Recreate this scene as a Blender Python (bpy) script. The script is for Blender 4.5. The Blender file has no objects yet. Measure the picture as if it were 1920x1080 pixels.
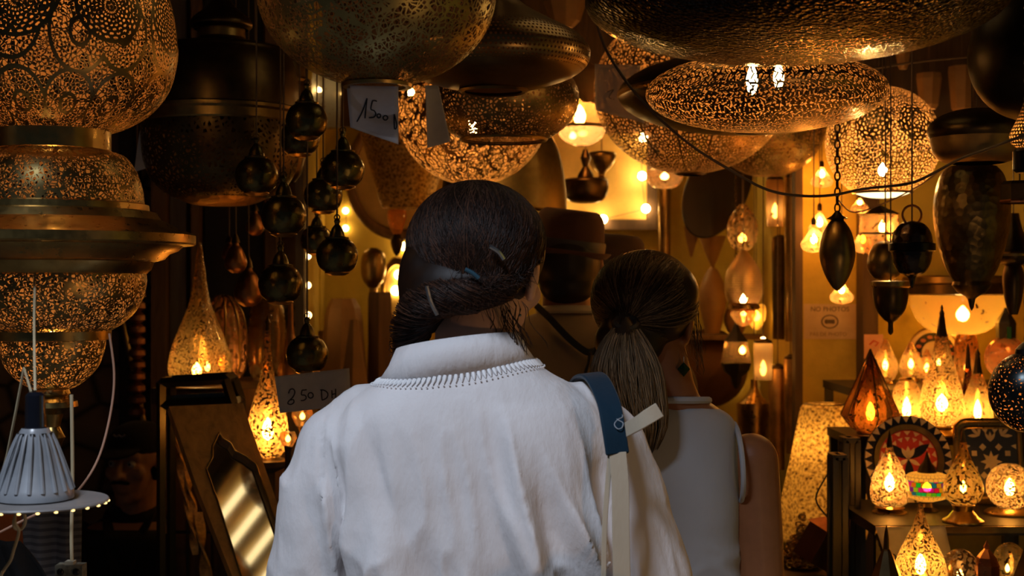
import bpy, bmesh, math, random
import numpy as np
from mathutils import Vector, Matrix

random.seed(7)
PI = math.pi
C = bpy.context.scene.collection
SC = bpy.context.scene

# ------------------------------------------------------------------ camera, world, daylight, exposure
F = 2600.0                      # focal length in pixels of the 1920 wide frame
EYE = 1.55
cam = bpy.data.objects.new('camera', bpy.data.cameras.new('camera'))
C.objects.link(cam)
cam.location = (0, 0, EYE)
cam.rotation_euler = (PI / 2, 0, 0)
cam.data.sensor_width = 36.0
cam.data.lens = 36.0 * F / 1920.0
cam.data.clip_start = 0.05
cam.data.dof.use_dof = True
cam.data.dof.focus_distance = 2.25
cam.data.dof.aperture_fstop = 6.3
SC.camera = cam

world = bpy.data.worlds.new('sky')
SC.world = world
world.use_nodes = True
bg = world.node_tree.nodes['Background']
bg.inputs[0].default_value = (0.50, 0.64, 0.90, 1)
bg.inputs[1].default_value = 0.03

def area(name, loc, target, sx, sy, watts, col):
    l = bpy.data.lights.new(name, 'AREA')
    l.shape = 'RECTANGLE'; l.size = sx; l.size_y = sy; l.energy = watts; l.color = col
    o = bpy.data.objects.new(name, l); C.objects.link(o)
    o.location = loc
    o.rotation_euler = (Vector(target) - Vector(loc)).to_track_quat('-Z', 'Y').to_euler()
    return o
# the open sky over the alley, behind the camera: slips in under the edge of the shop roof
area('alley_daylight', (-1.05, -0.05, 3.9), (-0.1, 2.0, 1.3), 0.6, 0.5, 90, (0.74, 0.84, 1.0))
# added warm fill with no visible source, low to the right of the viewer
def warm_point(name, loc, watts, rad):
    l = bpy.data.lights.new(name, 'POINT'); l.energy = watts; l.color = (1.0, 0.55, 0.22); l.shadow_soft_size = rad
    o = bpy.data.objects.new(name, l); C.objects.link(o); o.location = loc
warm_point('warm_fill', (0.85, 0.85, 0.95), 6.5, 0.06)

SC.view_settings.view_transform = 'Standard'
SC.view_settings.look = 'None'
SC.view_settings.gamma = 1.0
SC.view_settings.use_curve_mapping = False
SC.view_settings.exposure = 0.0
SC.cycles.max_bounces = 7
SC.cycles.diffuse_bounces = 3
SC.cycles.glossy_bounces = 4
SC.cycles.transmission_bounces = 4
SC.cycles.transparent_max_bounces = 14
SC.cycles.sample_clamp_indirect = 4.0
SC.cycles.caustics_reflective = False
SC.cycles.caustics_refractive = False
WS = 0.45                        # strength of every warm bulb

# ------------------------------------------------------------------ node helper
class V:
    """a socket with arithmetic"""
    def __init__(s, t, sock): s.t, s.s = t, sock
    def _m(s, op, *a):
        n = s.t.nodes.new('ShaderNodeMath'); n.operation = op
        for i, v in enumerate((s,) + a):
            if isinstance(v, V): s.t.links.new(v.s, n.inputs[i])
            else: n.inputs[i].default_value = v
        return V(s.t, n.outputs[0])
    def __add__(s, o): return s._m('ADD', o)
    def __sub__(s, o): return s._m('SUBTRACT', o)
    def __mul__(s, o): return s._m('MULTIPLY', o)
    def __truediv__(s, o): return s._m('DIVIDE', o)
    def gt(s, o): return s._m('GREATER_THAN', o)
    def lt(s, o): return s._m('LESS_THAN', o)
    def fract(s): return s._m('FRACT')
    def floor(s): return s._m('FLOOR')
    def sin(s): return s._m('SINE')
    def abs(s): return s._m('ABSOLUTE')
    def sqrt(s): return s._m('SQRT')
    def atan2(s, o): return s._m('ARCTAN2', o)
    def max(s, o): return s._m('MAXIMUM', o)
    def min(s, o): return s._m('MINIMUM', o)
    def mod(s, o): return s._m('FLOORED_MODULO', o)

class T:
    """a material being written"""
    def __init__(s, name):
        s.m = bpy.data.materials.new(name); s.m.use_nodes = True
        s.t = s.m.node_tree; s.t.nodes.clear()
        s.out = s.t.nodes.new('ShaderNodeOutputMaterial')
    def n(s, kind, **kw):
        nd = s.t.nodes.new(kind)
        for k, v in kw.items(): setattr(nd, k, v)
        return nd
    def link(s, a, b): s.t.links.new(a.s if isinstance(a, V) else a, b)
    def coords(s, which='UV'):
        nd = s.n('ShaderNodeTexCoord'); return nd.outputs[which]
    def sep(s, sock):
        nd = s.n('ShaderNodeSeparateXYZ'); s.link(sock, nd.inputs[0])
        return [V(s.t, nd.outputs[i]) for i in range(3)]
    def comb(s, x, y, z=0.0):
        nd = s.n('ShaderNodeCombineXYZ')
        for i, v in enumerate((x, y, z)):
            if isinstance(v, V): s.link(v, nd.inputs[i])
            else: nd.inputs[i].default_value = v
        return nd.outputs[0]
    def noise(s, vec, scale, detail=2.0, rough=0.5, dist=0.0, color=False):
        nd = s.n('ShaderNodeTexNoise')
        if vec is not None: s.link(vec, nd.inputs['Vector'])
        nd.inputs['Scale'].default_value = scale; nd.inputs['Detail'].default_value = detail
        nd.inputs['Roughness'].default_value = rough; nd.inputs['Distortion'].default_value = dist
        return nd.outputs['Color'] if color else V(s.t, nd.outputs['Fac'])
    def voro(s, vec, scale, feature='DISTANCE_TO_EDGE', rnd=1.0, dim='2D'):
        nd = s.n('ShaderNodeTexVoronoi', feature=feature, voronoi_dimensions=dim)
        s.link(vec, nd.inputs['Vector']); nd.inputs['Scale'].default_value = scale
        nd.inputs['Randomness'].default_value = rnd
        return V(s.t, nd.outputs['Distance'])
    def ramp(s, fac, stops):
        nd = s.n('ShaderNodeValToRGB'); s.link(fac, nd.inputs[0])
        e = nd.color_ramp.elements
        while len(e) < len(stops): e.new(0.5)
        for k, (p, c) in enumerate(stops): e[k].position = p; e[k].color = (*c, 1)
        return nd.outputs[0]
    def mixc(s, fac, a, b):
        nd = s.n('ShaderNodeMix', data_type='RGBA')
        s.put(nd.inputs[0], fac); s.put(nd.inputs[6], a); s.put(nd.inputs[7], b)
        return nd.outputs[2]
    def put(s, inp, v):
        if isinstance(v, V): s.link(v, inp)
        elif isinstance(v, bpy.types.NodeSocket): s.t.links.new(v, inp)
        elif isinstance(v, (tuple, list)): inp.default_value = (*v, 1) if len(v) == 3 and len(inp.default_value) == 4 else v
        else: inp.default_value = v
    def bsdf(s, base, rough=0.5, metal=0.0, normal=None, **kw):
        nd = s.n('ShaderNodeBsdfPrincipled')
        s.put(nd.inputs['Base Color'], base); s.put(nd.inputs['Roughness'], rough); s.put(nd.inputs['Metallic'], metal)
        for k, v in kw.items(): s.put(nd.inputs[k.replace('_', ' ')], v)
        if normal is not None: s.link(normal, nd.inputs['Normal'])
        return nd.outputs[0]
    def bump(s, h, strength=0.3, dist=0.002):
        nd = s.n('ShaderNodeBump'); s.link(h, nd.inputs['Height'])
        nd.inputs['Strength'].default_value = strength; nd.inputs['Distance'].default_value = dist
        return nd.outputs[0]
    def simple(s, kind, col):
        nd = s.n(kind); s.put(nd.inputs['Color'], col); return nd.outputs[0]
    def mix(s, fac, a, b):
        nd = s.n('ShaderNodeMixShader'); s.put(nd.inputs[0], fac); s.link(a, nd.inputs[1]); s.link(b, nd.inputs[2])
        return nd.outputs[0]
    def done(s, sh):
        s.link(sh, s.out.inputs[0]); return s.m

MATS = {}
def cached(f):
    def g(*a, **k):
        key = (f.__name__, a, tuple(sorted(k.items())))
        if key not in MATS: MATS[key] = f(*a, **k)
        return MATS[key]
    return g

BRASS = (0.50, 0.33, 0.11); OLDBRASS = (0.30, 0.20, 0.07); DARKBRASS = (0.10, 0.065, 0.028); GOLD = (0.66, 0.43, 0.13)
COPPER = (0.55, 0.22, 0.09); BLACKMETAL = (0.045, 0.04, 0.038)

@cached
def metal(name, col=BRASS, rough=0.3, hammer=0.0, scale=60.0, tarnish=0.35):
    t = T(name); o = t.coords('Object')
    n1 = t.noise(o, 9, 4, 0.65)
    dark = tuple(c * (1 - tarnish) * 0.8 for c in col)
    base = t.ramp(n1, [(0.35, dark), (0.62, col)])
    n2 = t.noise(o, 70, 3)
    r = n2 * 0.25 + (rough - 0.10)
    nm = None
    if hammer > 0:
        h = t.voro(o, scale, 'F1', 1.0, '3D')
        nm = t.bump(h, hammer, 0.004)
    else:
        nm = t.bump(n2, 0.06, 0.002)
    return t.done(t.bsdf(base, r, 1.0, nm))

def brass_shader(t, col, rough, bumpsock=None, tarnish=0.45):
    o = t.coords('Object')
    n1 = t.noise(o, 11, 4, 0.65)
    base = t.ramp(n1, [(0.35, tuple(c * (1 - tarnish) for c in col)), (0.65, col)])
    nm = t.bump(bumpsock, 0.5, 0.001) if bumpsock is not None else None
    g = t.n('ShaderNodeNewGeometry')          # outside polished, inside bare matt sheet
    inside = t.bsdf((0.66, 0.38, 0.16), 0.7, 0.25)
    return t.mix(V(t.t, g.outputs['Backfacing']), t.bsdf(base, rough, 0.92, nm), inside)

@cached
def pierced(name, pattern, cell, col=OLDBRASS, rough=0.34, thr=0.16, extra=0.0):
    """sheet brass with real open holes; UV is metres along the sheet"""
    t = T(name); uv = t.coords('UV')
    u, v, _ = t.sep(uv)
    wob = t.noise(uv, 0.45 / cell, 1.0, color=True)
    wx, wy, _ = t.sep(wob)
    if pattern == 'arabesque':
        p = t.comb(u + (wx - 0.5) * (cell * 1.3), v + (wy - 0.5) * (cell * 1.3))
        d = t.voro(p, 1.0 / cell)
        big = t.voro(t.comb(u + (wx - 0.5) * (cell * 5), v + (wy - 0.5) * (cell * 5)), 0.17 / cell)
        ring = ((t.voro(t.comb(u, v), 0.12 / cell, 'F1', 0.35) * 5.0).fract() - 0.5).abs()
        hole = d.gt(thr) * big.gt(0.055) * ring.gt(0.075)
    elif pattern == 'medallion':          # spiral dot rosettes above, scrolled tracery below
        p = t.comb(u + (wx - 0.5) * (cell * 1.3), v + (wy - 0.5) * (cell * 1.3))
        d = t.voro(p, 1.0 / cell)
        L = 0.135
        ru = ((u / L).fract() - 0.5) * L; rv = v - extra
        r = (ru * ru + rv * rv).sqrt(); a = rv.atan2(ru) * (1 / (2 * PI))
        k = (r / 0.0062).floor()
        da = ((a * 22.0 + k * 0.5).fract() - 0.5); dr = ((r / 0.0062).fract() - 0.5)
        dot = (da * da + dr * dr).sqrt().lt(0.30)
        rim = ((r - 0.052).abs()).gt(0.0022)
        inside = r.lt(0.052)
        vine = ((t.voro(t.comb(u * 1.0, v * 0.72), 0.085 / cell, 'F1', 0.25) * 3.0).fract() - 0.5).abs()
        scroll = d.gt(thr) * vine.gt(0.09)
        hole = (dot * inside + scroll * (inside * -1.0 + 1.0)) * rim
    elif pattern == 'dots':
        row = (v / cell).floor()
        a = ((u / cell + row * 0.5).fract() - 0.5); b = ((v / cell).fract() - 0.5)
        hole = (a * a + b * b).sqrt().lt(thr)
    elif pattern == 'bead':               # fine pin holes with now and then a big one
        d = t.voro(t.comb(u, v), 1.0 / cell)
        f = t.voro(t.comb(u, v), 0.13 / cell, 'F1', 0.55)
        seam = ((u * 9.0).fract() - 0.5).abs()
        hole = (d.gt(thr) + f.lt(0.10)).min(1.0) * seam.gt(0.03)
    elif pattern == 'leaf':
        row = (v / cell).floor()
        p = t.comb(u * 1.0 + (row.mod(2.0) - 0.5) * (v * 0.9), v * 0.62)
        d = t.voro(p, 1.0 / cell, 'DISTANCE_TO_EDGE', 0.8)
        hole = d.gt(thr)
    elif pattern == 'rosette':
        d = t.voro(t.comb(u + (wx - 0.5) * cell, v + (wy - 0.5) * cell), 1.0 / cell)
        L = 0.105
        ru = ((u / L).fract() - 0.5) * L; rv = v - extra
        r = (ru * ru + rv * rv).sqrt(); a = rv.atan2(ru) * (1 / (2 * PI))
        k = (r / 0.009).floor()
        da = ((a * 12.0 + k * 0.5).fract() - 0.5); dr = ((r / 0.009).fract() - 0.5)
        dot = (da * da + dr * dr).sqrt().lt(0.33)
        inside = r.lt(0.042)
        hole = (dot * inside + d.gt(thr) * (inside * -1.0 + 1.0)) * (r - 0.043).abs().gt(0.0016)
    elif pattern == 'band':               # rows of round pin holes in one belt only
        row = (v / cell).floor()
        a = ((u / cell + row * 0.5).fract() - 0.5); b = ((v / cell).fract() - 0.5)
        hole = (a * a + b * b).sqrt().lt(thr) * (v - extra).abs().lt(0.048)
    hb = hole * -1.0 + 1.0
    sh = brass_shader(t, col, rough, hb)
    tr = t.simple('ShaderNodeBsdfTransparent', (1, 1, 1))
    return t.done(t.mix(hole, sh, tr))

@cached
def glass(name, tint=(0.95, 0.62, 0.22), speck=0.5, clear=0.45, cell=0.006, speckcol=(0.16, 0.085, 0.025), milky=0.40):
    """mottled lamp glass: part clear, part milky, flecked with silvering"""
    t = T(name); o = t.coords('Object')
    n = t.noise(o, 0.62 / cell, 2.0, 0.6)
    n2 = t.voro(o, 0.8 / cell, 'F1', 1.0, '3D')
    tr = t.simple('ShaderNodeBsdfTransparent', tint)
    ts = t.simple('ShaderNodeBsdfTranslucent', tint)
    gl = t.n('ShaderNodeBsdfGlossy'); gl.inputs['Color'].default_value = (1, 0.9, 0.75, 1); gl.inputs['Roughness'].default_value = 0.12
    body = t.mix((1 - clear) * milky, tr, ts)
    lw = t.n('ShaderNodeLayerWeight'); lw.inputs['Blend'].default_value = 0.25
    body = t.mix(V(t.t, lw.outputs['Fresnel']) * 0.5 + 0.04, body, gl.outputs[0])
    fleck = t.bsdf(speckcol, 0.3, 0.8)
    return t.done(t.mix((n + n2 * 0.25).lt(0.43 + 0.27 * speck), body, fleck))

@cached
def emit(name, strength, col=(1.0, 0.56, 0.17)):
    t = T(name); e = t.n('ShaderNodeEmission')
    e.inputs['Color'].default_value = (*col, 1); e.inputs['Strength'].default_value = strength * WS
    return t.done(e.outputs[0])

@cached
def plain(name, col, rough=0.6, metallic=0.0, var=0.25, scale=12.0, bump=0.0, bscale=150.0, spec=0.5):
    t = T(name); o = t.coords('Object')
    n = t.noise(o, scale, 4, 0.6)
    base = t.ramp(n, [(0.3, tuple(c * (1 - var) for c in col)), (0.7, tuple(min(1, c * (1 + var * 0.4)) for c in col))])
    nm = t.bump(t.noise(o, bscale, 3), bump, 0.003) if bump > 0 else None
    return t.done(t.bsdf(base, rough, metallic, nm, Specular_IOR_Level=spec))

@cached
def cloth(name, col, trans=0.2, weave=900.0, crease=0.25, rough=0.85):
    t = T(name); o = t.coords('Object')
    n = t.noise(o, 7, 4, 0.6)
    base = t.ramp(n, [(0.3, tuple(c * 0.90 for c in col)), (0.7, col)])
    x, y, z = t.sep(o)
    w = t.noise(o, weave, 1) * 0.03
    cr = t.noise(t.comb(x * 2.2, y * 2.2, z * 0.8), 22, 4, 0.6)
    nm = t.bump(w + cr, crease, 0.01)
    a = t.bsdf(base, rough, 0.0, nm, Specular_IOR_Level=0.15, Sheen_Weight=0.1)
    b = t.n('ShaderNodeBsdfTranslucent'); t.put(b.inputs[0], base)
    return t.done(t.mix(trans, a, b.outputs[0]))

@cached
def skin(name, col):
    t = T(name); o = t.coords('Object')
    n = t.noise(o, 26, 4, 0.6)
    base = t.ramp(n, [(0.3, tuple(c * 0.82 for c in col)), (0.7, col)])
    nm = t.bump(t.noise(o, 420, 2), 0.12, 0.001)
    return t.done(t.bsdf(base, 0.5, 0.0, nm, Subsurface_Weight=0.08, Subsurface_Radius=(0.012, 0.005, 0.003), Specular_IOR_Level=0.4))

@cached
def hairmat(name, col, tip, rough=0.45, spec=0.22):
    t = T(name)
    g = t.n('ShaderNodeNewGeometry')
    base = t.ramp(V(t.t, g.outputs['Random Per Island']), [(0.15, tuple(c * 0.6 for c in col)), (0.6, col), (0.95, tip)])
    return t.done(t.bsdf(base, rough, 0.0, None, Specular_IOR_Level=spec))

@cached
def wood(name, col, scale=5.0, rough=0.65):
    t = T(name); o = t.coords('Object'); x, y, z = t.sep(o)
    n = t.noise(t.comb(x * 9, y * 9, z * 0.8), scale, 5, 0.65, 0.6)
    base = t.ramp(n, [(0.3, tuple(c * 0.45 for c in col)), (0.7, col)])
    return t.done(t.bsdf(base, rough, 0, t.bump(n, 0.25, 0.004)))

# ------------------------------------------------------------------ mesh helper
def K(Y): return Y / F
def P(px, py, Y):
    return Vector(((px - 960) * K(Y), Y, EYE + (540 - py) * K(Y)))

def catmull(pts, sub=5):
    out = []
    n = len(pts)
    for i in range(n - 1):
        p0, p1, p2, p3 = pts[max(i - 1, 0)], pts[i], pts[i + 1], pts[min(i + 2, n - 1)]
        for k in range(sub):
            t = k / sub
            out.append(tuple(0.5 * ((2 * b) + (c - a) * t + (2 * a - 5 * b + 4 * c - d) * t * t + (-a + 3 * b - 3 * c + d) * t ** 3)
                             for a, b, c, d in zip(p0, p1, p2, p3)))
    out.append(tuple(pts[-1]))
    return out

class M:
    def __init__(s): s.v, s.f, s.uv = [], [], []
    def add(s, vs, fs, uvs=None):
        b = len(s.v); s.v.extend([tuple(p) for p in vs])
        for k, f in enumerate(fs):
            s.f.append(tuple(i + b for i in f))
            s.uv.append(uvs[k] if uvs else [(0, 0)] * len(f))
        return s
    def lathe(s, prof, c=(0, 0, 0), seg=56, tilt=None, ph=PI / 2, flat=False):
        prof = [(max(r, 0.0), z) for r, z in prof]
        R = max(r for r, z in prof); n = len(prof)
        arc = [0.0]
        for i in range(1, n): arc.append(arc[-1] + math.hypot(prof[i][0] - prof[i - 1][0], prof[i][1] - prof[i - 1][1]))
        vs, fs, uvs = [], [], []
        rot = tilt or Matrix.Identity(3)
        for j in range(seg):
            a = ph + 2 * PI * j / seg
            for r, z in prof: vs.append(Vector(c) + rot @ Vector((r * math.cos(a), r * math.sin(a), z)))
        for j in range(seg):
            j2 = (j + 1) % seg
            u0, u1 = 2 * PI * R * j / seg, 2 * PI * R * (j + 1) / seg
            for i in range(n - 1):
                fs.append((j * n + i, j2 * n + i, j2 * n + i + 1, j * n + i + 1))
                uvs.append([(u0, arc[i]), (u1, arc[i]), (u1, arc[i + 1]), (u0, arc[i + 1])])
        return s.add(vs, fs, uvs)
    def tube(s, pts, r, seg=8, cap=True):
        pts = [Vector(p) for p in pts]; n = len(pts)
        rs = r if isinstance(r, (list, tuple)) else [r] * n
        up = Vector((0.013, 0.021, 1)); vs = []; prev = None
        for i, p in enumerate(pts):
            d = (pts[min(i + 1, n - 1)] - pts[max(i - 1, 0)]).normalized()
            if prev is None:
                a = d.cross(Vector((0, 1, 0.01)))
                if a.length < 0.1: a = d.cross(Vector((1, 0, 0)))
            else: a = prev - d * prev.dot(d)
            a.normalize(); prev = a; b = d.cross(a)
            for k in range(seg):
                t = 2 * PI * k / seg
                vs.append(p + (a * math.cos(t) + b * math.sin(t)) * rs[i])
        fs = []; uvs = []
        for i in range(n - 1):
            for k in range(seg):
                k2 = (k + 1) % seg
                fs.append((i * seg + k, i * seg + k2, (i + 1) * seg + k2, (i + 1) * seg + k))
        if cap:
            fs.append(tuple(range(seg))[::-1]); fs.append(tuple((n - 1) * seg + k for k in range(seg)))
        return s.add(vs, fs)
    def ring(s, c, R, r, n=28, seg=8, axis='z', rot=None):
        pts = []
        for k in range(n + 1):
            a = 2 * PI * k / n
            v = {'z': Vector((math.cos(a), math.sin(a), 0)), 'y': Vector((math.cos(a), 0, math.sin(a))), 'x': Vector((0, math.cos(a), math.sin(a)))}[axis] * R
            if rot is not None: v = rot @ v
            pts.append(Vector(c) + v)
        return s.tube(pts, r, seg, False)
    def box(s, c, size, rot=None):
        rot = rot or Matrix.Identity(3)
        vs = [Vector(c) + rot @ Vector((x * size[0] / 2, y * size[1] / 2, z * size[2] / 2)) for x in (-1, 1) for y in (-1, 1) for z in (-1, 1)]
        return s.add(vs, [(0, 1, 3, 2), (4, 6, 7, 5), (0, 4, 5, 1), (2, 3, 7, 6), (0, 2, 6, 4), (1, 5, 7, 3)])
    def ell(s, c, rad, seg=20, rings=12, rot=None):
        rot = rot or Matrix.Identity(3); vs = [Vector(c) + rot @ Vector((0, 0, rad[2]))]; fs = []
        for i in range(1, rings):
            a = PI * i / rings
            for k in range(seg):
                t = 2 * PI * k / seg
                vs.append(Vector(c) + rot @ Vector((rad[0] * math.sin(a) * math.cos(t), rad[1] * math.sin(a) * math.sin(t), rad[2] * math.cos(a))))
        vs.append(Vector(c) + rot @ Vector((0, 0, -rad[2])))
        last = len(vs) - 1
        for k in range(seg):
            k2 = (k + 1) % seg
            fs.append((0, 1 + k, 1 + k2))
            for i in range(rings - 2):
                a, b = 1 + i * seg, 1 + (i + 1) * seg
                fs.append((a + k, b + k, b + k2, a + k2))
            b = 1 + (rings - 2) * seg
            fs.append((b + k, last, b + k2))
        return s.add(vs, fs)
    def prism(s, poly, dvec):
        """closed slab: polygon of 3d points pushed along dvec"""
        n = len(poly); a = [Vector(p) for p in poly]; b = [p + Vector(dvec) for p in a]
        fs = [tuple(range(n)), tuple(range(2 * n - 1, n - 1, -1))]
        for i in range(n):
            j = (i + 1) % n; fs.append((i, i + n, j + n, j))
        return s.add(a + b, fs)
    def cone(s, a, b, ra, rb, seg=16):
        return s.tube([a, b], [ra, rb], seg)
    def chain(s, pts):
        """limb: [(point, radius)] as balls joined by cones, each closed"""
        for k, (p, r) in enumerate(pts):
            s.ell(p, (r, r, r), 16, 10)
            if k: s.cone(pts[k - 1][0], p, pts[k - 1][1], r)
        return s
    def build(s, name, mat, parent=None, base=(0, 0, 0), smooth=True, angle=38):
        me = bpy.data.meshes.new(name)
        b = Vector(base)
        me.from_pydata([(p[0] - b.x, p[1] - b.y, p[2] - b.z) for p in s.v], [], s.f)
        uvl = me.uv_layers.new(name='UVMap')
        flat = [c for f in s.uv for uvp in f for c in uvp]
        uvl.data.foreach_set('uv', flat)
        bm = bmesh.new(); bm.from_mesh(me)
        bmesh.ops.recalc_face_normals(bm, faces=bm.faces); bm.to_mesh(me); bm.free()
        return link(name, me, mat, parent, base if parent is None else None, smooth, angle)

def link(name, me, mat, parent=None, loc=None, smooth=True, angle=38):
    if smooth:
        me.polygons.foreach_set('use_smooth', [True] * len(me.polygons))
        try: me.set_sharp_from_angle(angle=math.radians(angle))
        except Exception: pass
    me.materials.append(mat)
    o = bpy.data.objects.new(name, me); C.objects.link(o)
    if parent is not None: o.parent = parent
    if loc is not None: o.location = loc
    return o

def thing(name, label, cat, loc, group=None):
    o = bpy.data.objects.new(name, None); C.objects.link(o); o.location = loc
    o.empty_display_size = 0.02
    o['label'] = label; o['category'] = cat
    if group: o['group'] = group
    return o
def tag(o, label, cat, group=None):
    o['label'] = label; o['category'] = cat
    if group: o['group'] = group
    return o
def struct(name, m, mat, smooth=False):
    o = m.build(name, mat, None, (0, 0, 0), smooth); o['kind'] = 'structure'; return o

def voxel(m, size, smooth=4, fn=None):
    """one continuous skin over overlapping closed pieces"""
    me = bpy.data.meshes.new('tmp'); me.from_pydata([tuple(p) for p in m.v], [], m.f)
    o = bpy.data.objects.new('tmp', me); C.objects.link(o)
    r = o.modifiers.new('r', 'REMESH'); r.mode = 'VOXEL'; r.voxel_size = size
    if smooth:
        q = o.modifiers.new('s', 'SMOOTH'); q.iterations = smooth; q.factor = 0.5
    dg = bpy.context.evaluated_depsgraph_get(); dg.update()
    out = bpy.data.meshes.new_from_object(o.evaluated_get(dg))
    bpy.data.objects.remove(o); bpy.data.meshes.remove(me)
    if fn is not None:
        n = len(out.vertices); co = np.empty(n * 3); no = np.empty(n * 3)
        out.vertices.foreach_get('co', co); out.vertices.foreach_get('normal', no)
        co = fn(co.reshape(-1, 3), no.reshape(-1, 3))
        out.vertices.foreach_set('co', co.reshape(-1)); out.update()
    return out

def vnoise(p, seed=0):
    """smooth value noise, p (n,3)"""
    i = np.floor(p).astype(np.int64); f = p - i; f = f * f * (3 - 2 * f)
    def h(a):
        x = (a[:, 0] * 374761393 + a[:, 1] * 668265263 + a[:, 2] * 2147483647 + seed * 144665) & 0xFFFFFFFF
        x = ((x ^ (x >> 13)) * 1274126177) & 0xFFFFFFFF
        return ((x ^ (x >> 16)) & 0xFFFF) / 65535.0
    r = 0
    for dx in (0, 1):
        for dy in (0, 1):
            for dz in (0, 1):
                w = (f[:, 0] if dx else 1 - f[:, 0]) * (f[:, 1] if dy else 1 - f[:, 1]) * (f[:, 2] if dz else 1 - f[:, 2])
                r = r + w * h(i + np.array([dx, dy, dz]))
    return r

CEIL = 2.62
# ------------------------------------------------------------------ lamp builder: profiles are (radius, picture row) pairs at distance Y
def zof(py, Y): return EYE + (540 - py) * K(Y)
def profile(pts, Y, curve, z0):
    q = [(r * K(Y), zof(y, Y) - z0) for r, y in pts]
    return catmull(q, 6) if curve else q

def flame(m, c, r, h, seg=10):
    pr = [(0.001, -0.5), (0.6, -0.42), (0.95, -0.2), (1.0, 0.0), (0.72, 0.22), (0.34, 0.4), (0.02, 0.5)]
    m.lathe([(a * r, b * h) for a, b in pr], c, seg)

def lamp(name, label, cat, px, Y, parts, group=None, hang=None, bulbs=(), base_py=None, tilt=None, hook=None):
    """parts: (part name, material, [(radius px, row)], 'c' for curved, segments)"""
    ys = [y for p in parts for r, y in p[2]]
    bot = max(ys) if base_py is None else base_py
    x = (px - 960) * K(Y); z0 = zof(bot, Y)
    root = thing(name, label, cat, (x, Y, z0 + (0.0012 if base_py else 0)), group)
    for p in parts:
        pn, mat, pts = p[0], p[1], p[2]
        m = M(); seg = p[4] if len(p) > 4 else 56
        m.lathe(profile(pts, Y, 'c' in p[3], z0), (0, 0, 0), seg)
        m.build(pn, mat, root, smooth=seg > 12, angle=30)
    top = min(ys)
    if hang:
        mat, kind, rad = hang
        zt = zof(top, Y) - z0 - 0.004; zc = CEIL - z0
        m = M()
        if kind == 'chain':
            z = zt; k = 0; s = rad * 5
            while z < zc:
                q = []
                for a in range(13):
                    th = 2 * PI * a / 12
                    v = Vector((s * 0.55 * math.cos(th), 0, s * math.sin(th)))
                    if k % 2: v = Vector((v.y, v.x, v.z))
                    q.append(v + Vector((0, 0, z + s)))
                m.tube(q, rad, 5, False); z += s * 1.7; k += 1
            m.build('chain', mat, root)
        else:
            m.tube([(0, 0, zt), (0, 0, (zt + zc) / 2), (0, 0, zc)], rad, 6); m.build('cord', mat, root)
    for b in bulbs:
        by, st, br, bh = b[0], b[1], b[2] * K(Y), b[3] * K(Y)
        dx = b[4] * K(Y) if len(b) > 4 else 0.0
        m = M(); flame(m, (dx, 0, zof(by, Y) - z0), br, bh); m.build('bulb', emit('bulb_glow_%g' % st, st), root)
    return root

# ------------------------------------------------------------------ the shop room
def plaster(name, col, bump=0.3):
    t = T(name); o = t.coords('Object')
    n = t.noise(o, 2.2, 5, 0.65); n2 = t.noise(o, 16, 4, 0.6)
    base = t.ramp(n * 0.7 + n2 * 0.3, [(0.3, tuple(c * 0.62 for c in col)), (0.55, col), (0.75, tuple(min(1, c * 1.15) for c in col))])
    return t.done(t.bsdf(base, 0.8, 0, t.bump(n2, bump, 0.01)))
def stone(name):
    t = T(name); o = t.coords('Object'); x, y, z = t.sep(o)
    v = t.comb(x * 5.0, z * 8.0)
    e = t.voro(v, 1.0); n = t.noise(o, 14, 5, 0.7)
    base = t.ramp(e + n * 0.05, [(0.04, (0.03, 0.022, 0.016)), (0.12, (0.16, 0.11, 0.07)), (0.6, (0.24, 0.16, 0.10))])
    return t.done(t.bsdf(base, 0.85, 0, t.bump(e + n * 0.3, 0.6, 0.02)))

MUSTARD = plaster('mustard_plaster', (0.60, 0.455, 0.08))
DARKWOOD = wood('dark_wood', (0.085, 0.05, 0.03))
MIDWOOD = wood('brown_wood', (0.20, 0.11, 0.05))
GREYWOOD = wood('grey_wood', (0.16, 0.13, 0.11))
STONE = stone('rubble_stone')

struct('floor', M().box((0, 2.0, -0.05), (4.6, 6.6, 0.1)), plain('floor_cement', (0.16, 0.13, 0.10), 0.8))
struct('ceiling', M().box((0, 3.22, CEIL + 0.04), (4.6, 4.16, 0.08)), plain('ceiling_boards', (0.07, 0.045, 0.03), 0.8))
struct('wall_back', M().box((0.3, 5.06, 1.3), (2.6, 0.12, 2.64)), MUSTARD)
struct('wall_left', M().box((-1.49, 4.56, 1.3), (1.62, 0.12, 2.64)), STONE)
struct('wall_left_return', M().box((-0.73, 4.81, 1.3), (0.1, 0.38, 2.64)), MUSTARD)
struct('wall_left_side', M().box((-2.25, 2.9, 1.3), (0.1, 3.6, 2.64)), STONE)
struct('wall_right', M().box((1.56, 4.22, 1.3), (1.38, 0.12, 2.64)), MUSTARD)
struct('wall_right_return', M().box((0.92, 4.64, 1.3), (0.1, 0.72, 2.64)), MUSTARD)
struct('wall_right_side', M().box((2.25, 2.6, 1.3), (0.1, 3.6, 2.64)), MUSTARD)
for k, (y, h) in enumerate(((1.19, 0.08), (2.2, 0.10), (3.55, 0.12), (4.3, 0.12))):
    o = struct('trim_%d' % (k + 1), M().box((0, y, CEIL - h / 2), (4.4, 0.09, h)), DARKWOOD)
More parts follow.
